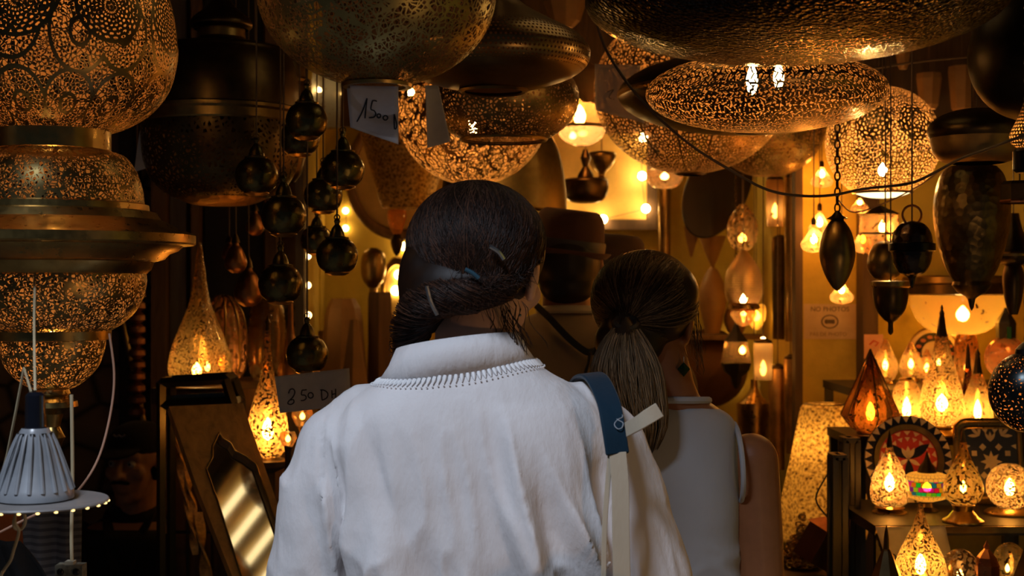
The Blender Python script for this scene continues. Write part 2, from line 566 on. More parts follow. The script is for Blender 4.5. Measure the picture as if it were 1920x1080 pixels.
# timber posts and boards standing against the stone wall
def post(n, x0, x1, Y, mat, t=0.05, z0=0.0, z1=CEIL):
    a, b = (x0 - 960) * K(Y), (x1 - 960) * K(Y)
    struct('trim_%d' % n, M().box(((a + b) / 2, Y, (z0 + z1) / 2), (b - a, t, z1 - z0)), mat)
post(5, 287, 314, 4.40, MIDWOOD)
post(6, 322, 352, 4.44, GREYWOOD)
post(7, 362, 376, 4.42, MIDWOOD)
post(8, 388, 494, 4.465, plain('near_black_board', (0.012, 0.010, 0.009), 0.7))  # flat near-black board
post(9, 500, 520, 4.43, MIDWOOD)
post(10, 556, 572, 4.40, GREYWOOD)
post(11, 590, 605, 4.94, MUSTARD, 0.1)
a, b = (1640 - 960) * K(4.14), (2360 - 960) * K(4.14)
struct('trim_15', M().box(((a + b) / 2, 4.145, (1.96 + CEIL) / 2), (b - a, 0.03, CEIL - 1.96)), DARKWOOD)  # dark board added to darken the upper right wall
a, b = (606 - 960) * K(4.98), (1430 - 960) * K(4.98)
struct('trim_16', M().box(((a + b) / 2, 4.985, (2.13 + CEIL) / 2), (b - a, 0.03, CEIL - 2.13)), DARKWOOD)  # dark board added to darken the top of the back wall
post(12, 1488, 1502, 4.12, DARKWOOD, 0.05)
post(13, 1612, 1640, 4.10, DARKWOOD, 0.08)
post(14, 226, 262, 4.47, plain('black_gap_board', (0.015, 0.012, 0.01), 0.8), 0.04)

# ------------------------------------------------------------------ metals used again and again
mBRASS = metal('satin_brass', BRASS, 0.28)
mOLD = metal('aged_brass', OLDBRASS, 0.33)
mDARK = metal('dark_brass', DARKBRASS, 0.34)
mBRONZE = metal('olive_bronze', (0.15, 0.12, 0.045), 0.27, 0.12, 90)
mCOPPER = metal('copper', COPPER, 0.28)
mBLACKHAM = metal('black_hammered_metal', (0.010, 0.009, 0.008), 0.14, 0.6, 150, 0.1)
mBLACK = metal('black_metal', BLACKMETAL, 0.3)
mCORD = plain('brown_flex', (0.10, 0.06, 0.035), 0.6)
mBEIGECORD = plain('cream_flex', (0.50, 0.40, 0.24), 0.5, var=0.15)
mPINKCORD = plain('rose_brown_flex', (0.42, 0.22, 0.14), 0.5, var=0.15)
mIRON = plain('black_iron', (0.009, 0.008, 0.0075), 0.45)
CORD = (mCORD, 'cord', 0.0016)
CHAIN = (mDARK, 'chain', 0.0014)

def el(cy, rx, rz, a0, a1, n=18):
    return [(rx * math.sin(math.radians(a0 + (a1 - a0) * k / n)), cy - rz * math.cos(math.radians(a0 + (a1 - a0) * k / n))) for k in range(n + 1)]

# ------------------------------------------------------------------ 1 the big lanterns in front
fil = pierced('scroll_pierced_brass', 'arabesque', 0.0072, (0.36, 0.25, 0.09), 0.34, 0.125)
lamp('tiered_lantern', 'tall tiered brass lantern of glowing pierced globe, stepped flange and bowls', 'lantern', 98, 2.15, [
    ('globe', pierced('rosette_pierced_brass', 'medallion', 0.0072, (0.30, 0.21, 0.08), 0.36, 0.115, 0.215), [(70, -140), (140, -112), (190, -62), (217, 0), (229, 75), (227, 118), (213, 165), (183, 205), (142, 233), (106, 247)], 'c', 72),
    ('collar', mBRASS, [(100, 246), (107, 247), (107, 282), (103, 284)], ''),
    ('dome', fil, [(106, 283), (135, 294), (154, 322), (164, 352), (168, 382)], 'c', 72),
    ('flange', mBRASS, [(166, 381), (176, 384), (177, 395), (190, 398), (200, 412), (217, 419), (232, 429), (258, 437), (263, 441), (263, 456), (259, 459), (240, 461), (230, 470), (214, 476), (204, 486), (186, 491), (180, 505), (172, 513)], '', 72),
    ('bowl', fil, [(171, 513), (172, 530), (166, 558), (151, 585), (130, 606), (107, 620)], 'c', 72),
    ('ring', mBRASS, [(100, 619), (107, 620), (107, 636), (98, 638)], ''),
    ('lower_bowl', fil, [(97, 637), (95, 655), (85, 685), (66, 709), (42, 726), (30, 730)], 'c', 64),
    ('finial', mBRASS, [(30, 729), (33, 738), (29, 743), (45, 752), (47, 762), (31, 766), (20, 776), (14, 800), (19, 812), (24, 820), (18, 831), (11, 858), (2, 880)], '', 32),
], hang=(mDARK, 'chain', 0.002), bulbs=[(-108, 480, 12, 40), (462, 190, 12, 26), (628, 130, 10, 16)])

g = lamp('globe_lantern', 'large dim filigree brass globe lantern with the 1500 price paper below it', 'lantern', 707, 1.95, [
    ('globe', pierced('fine_scroll_brass', 'arabesque', 0.0085, (0.34, 0.27, 0.10), 0.38, 0.11), el(-15, 224, 178, 12, 164, 26), '', 80),
    ('rim', mOLD, [(61, 155), (66, 158), (64, 164), (54, 164), (54, 157)], '', 48),
    ('cap', mBRASS, [(12, -214), (30, -205), (48, -195), (46, -188)], '', 32),
], hang=(mDARK, 'chain', 0.002))

lamp('flying_saucer_lantern', 'smooth dark brass saucer lantern with belt of pin holes at its rim', 'lantern', 925, 2.5, [
    ('shade', pierced('pinhole_belt_brass', 'band', 0.0085, (0.30, 0.19, 0.07), 0.32, 0.27, 0.219), [(22, -60), (30, -20), (62, 12), (110, 40), (158, 66), (178, 88), (182, 102), (176, 122), (150, 142), (104, 158), (62, 168)], 'c', 80),
    ('mouth_ring', mOLD, [(62, 166), (66, 170), (60, 174), (54, 172)], '', 48),
    ('cap', mDARK, [(8, -80), (20, -74), (24, -58)], '', 24),
], hang=CORD)

lamp('drum_lantern', 'pierced brass lantern sparkling above its dark open oval mouth', 'lantern', 945, 2.98, [
    ('shade', pierced('fine_scroll_old_brass', 'arabesque', 0.0085, (0.30, 0.20, 0.07), 0.36, 0.21), el(185, 141, 92, 8, 146, 20), '', 72),
    ('mouth_ring', mOLD, [(80, 258), (83, 261), (80, 265), (76, 262)], '', 48),
], hang=CORD, bulbs=[(150, 25, 9, 20)])

lamp('glowing_globe_lantern', 'orange glowing pierced globe lantern above the brown-haired head', 'lantern', 886, 3.42, [
    ('globe', pierced('coarse_pierced_brass', 'arabesque', 0.0105, (0.42, 0.25, 0.09), 0.4, 0.07), el(198, 147, 150, 10, 172, 24), '', 72),
], hang=CORD, bulbs=[(236, 420, 12, 30), (172, 120, 8, 16, -116)])

lamp('bell_pendant', 'dark olive brass bell shade with bright open foot behind the glowing globe', 'lamp', 945, 3.95, [
    ('shade', metal('olive_brass_sheet', (0.22, 0.16, 0.06), 0.42), [(10, 200), (45, 210), (80, 240), (105, 290), (116, 350), (118, 396)], 'c', 56),
    ('rim', mOLD, [(117, 394), (120, 397), (117, 401), (112, 399)], '', 48),
], hang=CORD, bulbs=[(372, 260, 12, 30)])

lamp('black_hammered_lantern', 'huge black hammered metal lantern glinting along its lower edge', 'lantern', 1489, 1.93, [
    ('shade', mBLACKHAM, el(0, 392, 108, 4, 180, 32), '', 110),
    ('cap', mBLACK, [(10, -150), (40, -140), (60, -112), (58, -104)], '', 32),
], hang=(mBLACK, 'chain', 0.002))

lamp('lens_lantern', 'glowing lens-shaped leaf-pierced brass lantern with two bright bulbs inside', 'lantern', 1436, 2.48, [
    ('shade', pierced('leaf_pierced_brass', 'leaf', 0.0100, (0.32, 0.19, 0.07), 0.32, 0.14), el(175, 225, 71, 6, 174, 28), '', 96),
], hang=CORD, bulbs=[(148, 210, 11, 60, -26), (142, 210, 10, 50, 24)])

lamp('dark_lens_lantern', 'smooth unlit dark lens-shaped lantern behind the glowing leaf-pierced one', 'lantern', 1405, 3.0, [
    ('shade', mDARK, el(176, 246, 74, 6, 174, 26), '', 80),
    ('rim', mBRASS, [(243, 184), (248, 178), (247, 173), (243, 170)], '', 80),
], hang=CORD)

lamp('star_speckled_lantern', 'brown globe lantern pierced with pin holes and bright star points', 'lantern', 1295, 3.62, [
    ('globe', pierced('star_pierced_brass', 'bead', 0.0115, (0.26, 0.17, 0.06), 0.38, 0.17), el(170, 182, 156, 10, 172, 26), '', 80),
    ('rim', mDARK, [(22, 323), (30, 326), (22, 329)], '', 32),
], hang=CORD, bulbs=[(120, 190, 14, 36)])

lamp('shadowed_globe_lantern', 'shadowed brass globe lantern peeping out behind the star-pierced globe', 'lantern', 1440, 3.99, [
    ('globe', pierced('olive_scroll_brass', 'arabesque', 0.010, (0.28, 0.2, 0.07), 0.4, 0.14), el(235, 107, 98, 8, 165, 20), '', 56),
], hang=CORD, bulbs=[(250, 70, 6, 12)])

lamp('gold_rosette_globe', 'bright gold rosette-pierced globe lantern with white open mouth', 'lantern', 1655, 3.32, [
    ('globe', pierced('rosette_gold_brass', 'rosette', 0.0092, (0.40, 0.27, 0.08), 0.36, 0.12, 0.155), el(268, 106, 106, 8, 150, 22), '', 72),
    ('mouth_ring', mBRASS, [(54, 359), (57, 361), (54, 364)], '', 40),
    ('mouth_glow', emit('glowing_mouth', 6.5, (1.0, 0.72, 0.34)), [(0.5, 372), (30, 369), (53, 361)], 'c', 32),  # glowing cap added for the bright open mouth
], hang=CORD, bulbs=[(318, 1400, 8, 24)])

# ------------------------------------------------------------------ 2 dark lanterns left and right
lamp('urn_lantern', 'big dark brass urn lantern with capped neck and glow-coloured mouth', 'lantern', 415, 3.05, [
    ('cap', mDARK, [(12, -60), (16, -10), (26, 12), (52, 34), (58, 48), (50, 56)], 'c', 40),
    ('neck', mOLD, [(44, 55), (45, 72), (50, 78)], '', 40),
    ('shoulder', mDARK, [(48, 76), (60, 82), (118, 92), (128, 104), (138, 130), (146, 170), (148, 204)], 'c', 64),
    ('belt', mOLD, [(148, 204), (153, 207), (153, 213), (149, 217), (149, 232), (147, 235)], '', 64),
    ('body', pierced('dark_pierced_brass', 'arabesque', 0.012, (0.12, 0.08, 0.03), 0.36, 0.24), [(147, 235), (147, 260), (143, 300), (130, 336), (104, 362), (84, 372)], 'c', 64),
    ('mouth', metal('glow_toned_brass', (0.5, 0.28, 0.1), 0.4, 0.4, 60), [(84, 371), (70, 378), (50, 384), (20, 386), (2, 386)], 'c', 48),  # orange light at the mouth put into the brass colour
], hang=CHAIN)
lamp('dim_bell_lantern', 'dim flared brass lantern half hidden behind the big urn lantern', 'lantern', 540, 3.5, [
    ('shade', mDARK, [(12, 96), (30, 112), (34, 150), (38, 190), (40, 215), (36, 270), (26, 320), (12, 342)], 'c', 40),
    ('belt', mOLD, [(40, 148), (44, 151), (44, 157), (39, 160)], '', 40),
], hang=CORD)
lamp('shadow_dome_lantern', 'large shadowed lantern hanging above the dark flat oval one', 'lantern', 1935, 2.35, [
    ('shade', metal('near_black_brass', (0.03, 0.02, 0.011), 0.4), el(105, 116, 122, 6, 172, 20), '', 56)], hang=CORD)  # even near-black base colour
lamp('flat_oval_lantern', 'dark flat oval brass lantern with warm brass lower edge', 'lantern', 1832, 2.75, [
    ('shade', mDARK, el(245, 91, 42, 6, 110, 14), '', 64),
    ('lower_shell', metal('warm_old_brass', (0.36, 0.22, 0.08), 0.45), [(86, 259), (80, 285), (66, 300), (50, 306)], 'c', 64)], hang=CORD)  # lower shell is a warmer, lighter brass
lamp('pear_night_lamp', 'small lit bead-pierced pear pendant at the edge beside dark lanterns', 'lamp', 1926, 2.08, [
    ('shade', pierced('bead_pierced_brass', 'dots', 0.0058, (0.42, 0.28, 0.1), 0.35, 0.36), [(3, 180), (9, 200), (18, 222), (28, 243), (32, 256), (27, 270), (14, 279)], 'c', 40),
    ('cup', mBLACK, [(22, 279), (26, 284), (26, 318), (20, 324), (2, 325)], '', 32)], hang=CORD, bulbs=[(250, 120, 5, 16)])
lamp('spindle_lantern', 'long dark mottled spindle lantern tapering to a pointed finial', 'lantern', 1822, 3.0, [
    ('shade', metal('mottled_dark_brass', (0.22, 0.15, 0.06), 0.34, 0.4, 70, 0.6), [(44, 312), (58, 330), (68, 370), (69, 410), (62, 455), (48, 500), (32, 530)], 'c', 56),
    ('finial', mDARK, [(34, 528), (36, 535), (26, 548), (12, 556), (7, 560), (4, 576), (1, 582)], '', 32)], hang=CORD)
lamp('copper_rimmed_cylinder', 'dark box-cut lantern with copper edge beneath the bead-pierced pear', 'lantern', 1912, 2.5, [
    ('shade', mDARK, [(30, 340), (36, 346), (36, 376), (30, 378)], '', 8),
    ('edge', mCOPPER, [(37, 375), (38, 378), (37, 381)], '', 8)], hang=CORD)
lamp('bulbous_bottle_lantern', 'dim bottle-shaped brass lantern with brass bead row beside the spindle', 'lantern', 1900, 3.2, [
    ('shade', mDARK, [(10, 400), (14, 420), (24, 450), (34, 475), (30, 490), (14, 498)], 'c', 40),
    ('bead_row', mBRASS, [(33, 472), (36, 476), (34, 481)], '', 40),  # bead row is a plain brass ring
    ('tail', mDARK, [(14, 496), (20, 520), (16, 560), (8, 590)], 'c', 24)], hang=CORD)
lamp('black_pierced_ball', 'black pierced ball lantern hanging on a beaded chain above the trays', 'lantern', 1927, 2.05, [
    ('globe', pierced('black_pierced_metal', 'arabesque', 0.0066, (0.035, 0.04, 0.04), 0.28, 0.33), el(735, 71, 76, 16, 170, 20), '', 56),
    ('cap', mBLACK, [(6, 640), (14, 646), (22, 655), (23, 664), (18, 667)], '', 32)], hang=(mBLACK, 'chain', 0.0016), bulbs=[(740, 90, 8, 22)])

# ------------------------------------------------------------------ 3 small pendants of the right hand side
lamp('almond_pendant', 'almond-shaped old brass pendant on chain links before the yellow wall', 'lamp', 1570, 2.66, [
    ('body', mOLD, [(8, 410), (16, 418), (27, 438), (33, 468), (31, 492), (22, 518), (10, 538), (1, 546)], 'c', 40),
    ('cap', mDARK, [(3, 395), (10, 404), (20, 410), (10, 413)], '', 24)], hang=(mDARK, 'chain', 0.0018))
r = lamp('banded_ball_pendant', 'dark ball pendant with flat band and copper hanging ring', 'lamp', 1710, 2.62, [
    ('upper_shell', metal('dark_plum_metal', (0.10, 0.07, 0.05), 0.22, 0.3, 80), [(4, 414), (22, 420), (34, 436), (38, 456)], 'c', 44),
    ('band', mBLACK, [(38, 455), (43, 457), (43, 470), (37, 473)], '', 44),
    ('lower_shell', metal('dark_plum_metal', (0.10, 0.07, 0.05), 0.22, 0.3, 80), [(37, 472), (34, 492), (24, 510), (8, 520), (4, 535), (1, 540)], 'c', 44)], hang=CORD)
M().ring((0, 0, (540 - 403) * K(2.62) - (540 - 540) * K(2.62)), 0.018, 0.0022, axis='y').build('hanging_ring', mCOPPER, r)
lamp('goblet_pendant', 'brass goblet-shaped pendant with shiny gold rim and small tail', 'lamp', 1670, 2.95, [
    ('rim', mBRASS, [(30, 526), (37, 528), (37, 537), (33, 540)], '', 40),
    ('cup', mDARK, [(33, 539), (32, 560), (26, 582), (12, 600), (5, 606), (5, 622), (1, 628)], 'c', 40)], hang=CORD)
lamp('gourd_pendant', 'dull gold round pendant behind the banded ball', 'lamp', 1660, 3.1, [
    ('body', mOLD, [(8, 452), (24, 462), (33, 488), (31, 508), (20, 522), (8, 528)], 'c', 40)], hang=CORD)

gCLEAR = glass('amber_clear_glass', (0.95, 0.55, 0.22), 0.2, 0.62, 0.008)
gAMBER = glass('amber_mercury_glass', (0.95, 0.57, 0.17), 0.38, 0.40, 0.0040)
gGOLD = glass('gold_crackle_glass', (0.95, 0.62, 0.19), 0.56, 0.35, 0.0028)
gSPARK = glass('silver_fleck_glass', (0.98, 0.64, 0.26), 0.62, 0.45, 0.0030, (0.20, 0.11, 0.04))
def drop(px, y0, y1, r, Y, label, group=None, mat=None, st=600, hang=CORD, by=None):
    h = y1 - y0
    return lamp('glass_drop_pendant', label, 'lamp', px, Y, [
        ('shade', mat or gCLEAR, [(r * .12, y0), (r * .18, y0 + h * .2), (r * .55, y0 + h * .45), (r, y0 + h * .72), (r * .8, y0 + h * .92), (r * .2, y1)], 'c', 32),
        ('socket', mDARK, [(r * .10, y0 - 4), (r * .2, y0), (r * .2, y0 + h * .16)], '', 16)], group=group, hang=hang,
        bulbs=[(by or y0 + h * .62, st, max(4.5, r * .25), h * .3)])
drop(1541, 305, 352, 21, 4.08, 'little glowing glass pendant hanging beside the dark door post', st=620, by=326)
drop(1537, 385, 448, 22, 4.04, 'clear glass drop pendant, higher of two overlapping on the yellow wall', st=620, by=416)
drop(1526, 412, 474, 24, 3.6, 'clear glass drop pendant, lower of two overlapping on the yellow wall', st=620, by=448)
drop(1578, 520, 570, 22, 3.7, 'glowing glass pendant directly under the almond-shaped one', st=620, by=543)
drop(1612, 366, 400, 17, 3.75, 'bare flame bulb hanging just under the gold rosette globe', st=400, by=379)
drop(1618, 420, 475, 19, 3.85, 'small amber glass pendant left of the framed hexagon lantern', st=400, by=448)
r = lamp('framed_lantern', 'glass hexagon lantern in dark frame lit by one bulb', 'lantern', 1648, 3.7, [
    ('glass_body', gCLEAR, [(36, 402), (38, 440), (30, 468), (12, 486)], '', 6),
    ('roof', mDARK, [(4, 385), (14, 390), (40, 402)], '', 6),
    ('frame_ring', mIRON, [(38, 436), (40, 438), (38, 440)], '', 6)], hang=CORD, bulbs=[(425, 380, 6, 24, 6)])

# bowl wall light under a flat dark shelf
r = lamp('bowl_wall_lamp', 'bright yellow half bowl wall light under a dark beaded rim', 'lamp', 1797, 3.98, [
    ('bowl', glass('parchment_glass', (1.0, 0.62, 0.13), 0.05, 0.10, 0.02), [(90, 553), (87, 575), (74, 602), (48, 622), (4, 632)], 'c', 48),
    ('rim', mDARK, [(88, 530), (94, 532), (94, 551), (88, 553)], '', 48),
    ('cornice', mOLD, [(98, 517), (101, 520), (101, 531), (94, 534)], '', 48)], bulbs=[(588, 260, 12, 30, 8)])
M().box((0, 0.10, 0.13), (0.05, 0.12, 0.03)).build('wall_bracket', mDARK, r)

# ------------------------------------------------------------------ 4 the onion pendants on the left
def onion(px, yb, r, Y, label, ring=False):
    s = r / 38.0
    o = lamp('onion_pendant', label, 'lamp', px, Y, [
        ('body', mBRONZE, [(20 * s, yb - 66 * s), (30 * s, yb - 58 * s), (37 * s, yb - 44 * s), (38 * s, yb - 32 * s), (33 * s, yb - 15 * s), (22 * s, yb - 5 * s), (13 * s, yb)], 'c', 40),
        ('lip', metal('bright_lip', (0.5, 0.3, 0.1), 0.3), [(22 * s, yb - 5.5 * s), (23 * s, yb - 3 * s), (13 * s, yb + 1.5 * s), (10 * s, yb)], '', 32),
        ('cap', mBRONZE, [(3 * s, yb - 103 * s), (6 * s, yb - 98 * s), (4 * s, yb - 92 * s), (7 * s, yb - 88 * s), (10 * s, yb - 84 * s), (13 * s, yb - 76 * s), (14 * s, yb - 70 * s), (22 * s, yb - 68 * s), (21 * s, yb - 65 * s)], '', 32)],
        group='small onion pendants on long cords', hang=CORD)
    M().ring((0, 0, 106 * s * K(Y)), 5 * s * K(Y), 0.0011, 18, 6, 'y').build('hook', mBRONZE, o)
    return o
onion(575, 262, 39, 2.55, 'onion pendant at the top of the cluster beside the 1500 paper')
onion(562, 293, 37, 2.82, 'onion pendant tucked under and behind the topmost one')
onion(481, 366, 40, 2.60, 'onion pendant hanging in front of the big urn lantern')
onion(643, 354, 40, 2.62, 'onion pendant nearest the round mirror, top of the overlapping two')
onion(606, 400, 36, 2.86, 'onion pendant overlapped by the one near the round mirror')
onion(532, 443, 42, 2.50, 'onion pendant below the urn lantern, one above another on its line')
onion(632, 515, 39, 2.49, 'onion pendant standing clear against the yellow wall, loop on top')
onion(526, 570, 41, 2.64, 'onion pendant low over the dark teardrop lamp spires')
onion(576, 700, 39, 2.68, 'lowest onion pendant, right above the 250 DH paper')
onion(594, 478, 30, 3.05, 'small shadowed onion pendant behind the loop-topped one')
def copperdrop(px, yb, r, Y, label):
    return lamp('copper_drop_pendant', label, 'lamp', px, Y, [
        ('body', metal('reddish_old_copper', (0.38, 0.17, 0.06), 0.38, 0.2, 70), [(4, yb - r * 3), (r * .3, yb - r * 2.5), (r * .6, yb - r * 2.1), (r, yb - r), (r * .8, yb - r * .35), (r * .3, yb)], 'c', 32),
        ('cap', mDARK, [(2, yb - r * 3.5), (6, yb - r * 3.1), (8, yb - r * 2.7)], '', 20)], group='reddish copper pendants in the dark corner', hang=CORD)
copperdrop(442, 512, 21, 3.3, 'reddish copper pendant in the gloom, nearest the tall dark boards')
copperdrop(466, 575, 27, 3.38, 'largest reddish copper pendant, above the dim glass vase')
copperdrop(478, 442, 17, 3.5, 'topmost reddish copper pendant under the urn lantern mouth')
copperdrop(430, 492, 14, 3.7, 'faint copper pendant furthest back in the dark corner')

# ------------------------------------------------------------------ 5 hanging work lamp and its flexes
Y = 1.78
r = thing('work_lamp', 'white ribbed plastic work lamp on a black socket with round disc', 'lamp', P(66, 940, Y), None)
b = P(66, 940, Y)
pl = plain('white_plastic', (0.27, 0.28, 0.30), 0.3, var=0.35)
m = M(); n = 36; pr = []
cone = [(24, 802), (28, 808), (36, 840), (52, 880), (66, 914), (70, 922), (70, 934), (62, 937)]
vs = []
prof = profile(cone, Y, False, b.z)
m.lathe(prof, (0, 0, 0), 48); m.build('housing', pl, r)
for k in range(18):
    a = 2 * PI * k / 18; q = []
    for t in range(8):
        rr = (30 + (67 - 30) * (t / 7) ** 0.85) * K(Y); zz = (940 - (812 + (918 - 812) * t / 7)) * K(Y)
        q.append((rr * math.cos(a) * 1.02, rr * math.sin(a) * 1.02, zz))
    M().tube(q, [0.0012 + 0.0016 * t / 7 for t in range(8)], 6).build('rib', pl, r)
for k in range(9):
    a = 2 * PI * k / 9
    M().box((27.6 * K(Y) * math.cos(a), 27.6 * K(Y) * math.sin(a), (940 - 812) * K(Y)), (0.006, 0.006, 0.0018), Matrix.Rotation(a + PI / 2, 3, 'Z')).build('slot', mIRON, r)
M().lathe(profile([(0.5, 734), (12, 735), (18, 741), (19, 800), (24, 803)], Y, False, b.z), (0, 0, 0), 32).build('socket', plain('black_bakelite', (0.008, 0.009, 0.014), 0.12), r)
d = M().lathe(profile([(0.5, 937), (132, 937), (134, 940), (132, 943), (0.5, 943)], Y, False, b.z), (0, 0, 0), 64).build('disc', plain('grey_disc', (0.22, 0.20, 0.19), 0.5), r)
for k in range(26):
    a = 2 * PI * k / 26
    M().ell((131.5 * K(Y) * math.cos(a), 131.5 * K(Y) * math.sin(a), -3.0 * K(Y)), (0.0026, 0.0026, 0.0016), 10, 6).build('diode', emit('diode_glow', 5.5, (1.0, 0.70, 0.25)), d)
w = P(66, 733, Y) - b
M().tube(catmull([tuple(w), tuple(P(65, 690, Y + .03) - b), tuple(P(64, 600, 1.93) - b), tuple(P(65, 540, 2.00) - b), tuple(P(63, 514, 2.02) - b)], 5), 0.0019, 8).build('flex', mBEIGECORD, r)
M().tube([P(58, 734, Y) - b, P(45, 690, Y) - b, P(30, 770, Y + .02) - b, P(14, 850, Y + .04) - b, P(6, 880, Y + .06) - b], 0.0017, 6).build('side_flex', mBEIGECORD, r)

def cable(name, pts, rad, mat, label, cat='cable', sub=6, seg=8):
    q = catmull([tuple(P(*p)) for p in pts], sub); b = Vector(q[0])
    m = M().tube(q, rad, seg); return tag(m.build(name, mat, None, b), label, cat)
cable('twin_flex', [(134, 740, 1.95), (135, 800, 1.95), (136, 900, 1.95), (134, 1000, 1.95), (135, 1056, 1.95)], 0.0026, mBEIGECORD, 'straight cream flex hanging behind the white work lamp to a connector')
cable('looped_flex', [(205, 625, 1.96), (214, 700, 1.96), (208, 770, 1.95), (188, 850, 1.93), (158, 905, 1.91), (120, 942, 1.92), (60, 968, 1.92), (0, 998, 1.93), (-60, 1030, 1.95)], 0.0017, mPINKCORD, 'rose brown flex swinging from the tiered lantern down past the work lamp')
# the knotted flex under the work lamp
Y = 1.84
kp = [(30, 942), (31, 958), (26, 978), (28, 990), (40, 992), (47, 980), (46, 966), (38, 958), (29, 966), (28, 980), (35, 994), (33, 1008), (26, 1030), (20, 1050), (8, 1068), (2, 1080), (-4, 1110)]
q = catmull([tuple(P(x, y, Y + 0.006 * math.sin(i * 1.9))) for i, (x, y) in enumerate(kp)], 6)
tag(M().tube(q, 0.0022, 8).build('knotted_flex', mBEIGECORD, None, q[0]), 'cream flex tied in a loop knot under the white work lamp', 'cable')
b = P(133, 1072, 1.95)
r = thing('cable_connector', 'grimy grey screw connector at the end of the straight cream flex', 'connector', b)
M().box((0, 0, 0), (0.038, 0.022, 0.022)).build('housing', plain('grimy_plastic', (0.20, 0.19, 0.14), 0.5, var=0.6, scale=120), r)
for k in (-1, 1): M().ell((k * 0.011, -0.012, 0.002), (0.005, 0.003, 0.005), 12, 8).build('screw', mBLACK, r)
M().box((0, -0.002, 0.013), (0.012, 0.014, 0.006)).build('strain_relief', plain('cream_plastic', (0.55, 0.5, 0.38), 0.5), r)

cable('black_power_cable', [(1118, 40, 2.30), (1140, 100, 2.30), (1200, 185, 2.24), (1290, 268, 2.22), (1380, 325, 2.24), (1440, 356, 2.26), (1500, 367, 2.28), (1560, 366, 2.30), (1620, 354, 2.32), (1700, 345, 2.3), (1740, 330, 2.28), (1800, 298, 2.2), (1850, 280, 2.12), (1895, 263, 2.04), (1960, 240, 2.0)], 0.0023, mCORD, 'dark cable sagging across under the hanging lanterns to the bead-pierced pear')
cable('thin_top_cable', [(1560, 138, 3.6), (1640, 128, 3.6), (1720, 116, 3.6), (1800, 108, 3.6), (1960, 96, 3.6)], 0.003, mCORD, 'thin brown cable stretched high behind the gold rosette globe')
cable('slack_wire', [(1570, 372, 3.0), (1600, 398, 3.0), (1660, 380, 3.0), (1720, 350, 3.0), (1765, 318, 3.0)], 0.0015, mPINKCORD, 'slack thin wire looping beneath the gold rosette globe')

# ------------------------------------------------------------------ 6 price papers with handwriting
PAPER = None
def paper_mat(name, col, tr):
    t = T(name); o = t.coords('Object'); n = t.noise(o, 40, 4)
    base = t.ramp(n, [(0.3, tuple(c * 0.88 for c in col)), (0.7, col)])
    a = t.bsdf(base, 0.8, 0, t.bump(t.noise(o, 30, 2), 0.3, 0.004), Specular_IOR_Level=0.2); b = t.n('ShaderNodeBsdfTranslucent'); t.put(b.inputs[0], base)
    return t.done(t.mix(tr, a, b.outputs[0]))
INK = plain('black_ink', (0.008, 0.008, 0.012), 0.5)
def paper(label, corners, Y, strokes=(), mat=None, curl=0.006, ink_r=0.0009, group=None, tri=None):
    """corners: picture points TL TR BR BL, each may carry its own distance"""
    n = 12; cs = [P(c[0], c[1], c[2] if len(c) > 2 else Y) for c in corners]; b = cs[0].copy()
    def at(u, v):
        p = cs[0] * (1 - u) * (1 - v) + cs[1] * u * (1 - v) + cs[2] * u * v + cs[3] * (1 - u) * v
        return p + Vector((0, curl * math.sin(u * 3.0 + v * 1.2) * v - curl * 0.6 * u * v, 0)) - b
    root = thing('price_paper', label, 'paper', b, group)
    vs = [at(i / n, j / n) for j in range(n + 1) for i in range(n + 1)]
    fs = [(j * (n + 1) + i, j * (n + 1) + i + 1, (j + 1) * (n + 1) + i + 1, (j + 1) * (n + 1) + i) for j in range(n) for i in range(n)]
    m = M().add(vs, fs); o = m.build('sheet', mat or paper_mat('white_paper', (0.66, 0.64, 0.66), 0.25), root)
    sd = o.modifiers.new('thickness', 'SOLIDIFY'); sd.thickness = 0.0004
    if strokes:
        m = M()
        px0, px1 = cs[0], cs[1]
        def uv(x, y):           # invert the bilinear patch in the picture
            u = v = 0.5
            for _ in range(12):
                def f(u, v): return [(1 - u) * (1 - v) * corners[0][k] + u * (1 - v) * corners[1][k] + u * v * corners[2][k] + (1 - u) * v * corners[3][k] for k in (0, 1)]
                a = f(u, v); du = [(p - q) / 1e-3 for p, q in zip(f(u + 1e-3, v), a)]; dv = [(p - q) / 1e-3 for p, q in zip(f(u, v + 1e-3), a)]
                det = du[0] * dv[1] - du[1] * dv[0]; ex, ey = x - a[0], y - a[1]
                u += (ex * dv[1] - ey * dv[0]) / det; v += (ey * du[0] - ex * du[1]) / det
            return u, v
        for st in strokes:
            q = [at(*uv(x, y)) + Vector((0, -0.0008, 0)) for x, y in (catmull(st, 4) if len(st) > 2 else st)]
            m.tube(q, ink_r, 6)
        m.build('handwriting', INK, root)
    return root
def tracing_paper():
    t = T('tracing_paper'); a = t.bsdf((0.5, 0.46, 0.46), 0.8); tr = t.simple('ShaderNodeBsdfTransparent', (0.9, 0.86, 0.84))
    return t.done(t.mix(0.5, a, tr))
def circ(cx, cy, rx, ry, n=12): return [(cx + rx * math.cos(2 * PI * k / n - 1.6), cy + ry * math.sin(2 * PI * k / n - 1.6)) for k in range(n + 1)]
z = lambda X, Yy: (540 + X / 5.4, 100 + Yy / 5.4)
paper('white price paper reading 1500 hung under the large filigree globe', [(650, 160), (747, 162), (748, 272), (656, 238)], 1.96, [
    [z(695, 690), z(750, 590), z(800, 455)], [z(800, 455), z(788, 560), z(778, 655)],
    [z(900, 487), z(880, 478), z(856, 480)], [z(856, 480), z(838, 560), z(872, 580), z(888, 612), z(870, 645), z(820, 651)],
    circ(*z(920, 633), 3.4, 3.7), circ(*z(988, 655), 4.3, 4.2),
    [z(1078, 620), z(1078, 700), z(1082, 770)], [z(1082, 770), z(1098, 765), z(1106, 730), z(1098, 690), z(1078, 620)]])
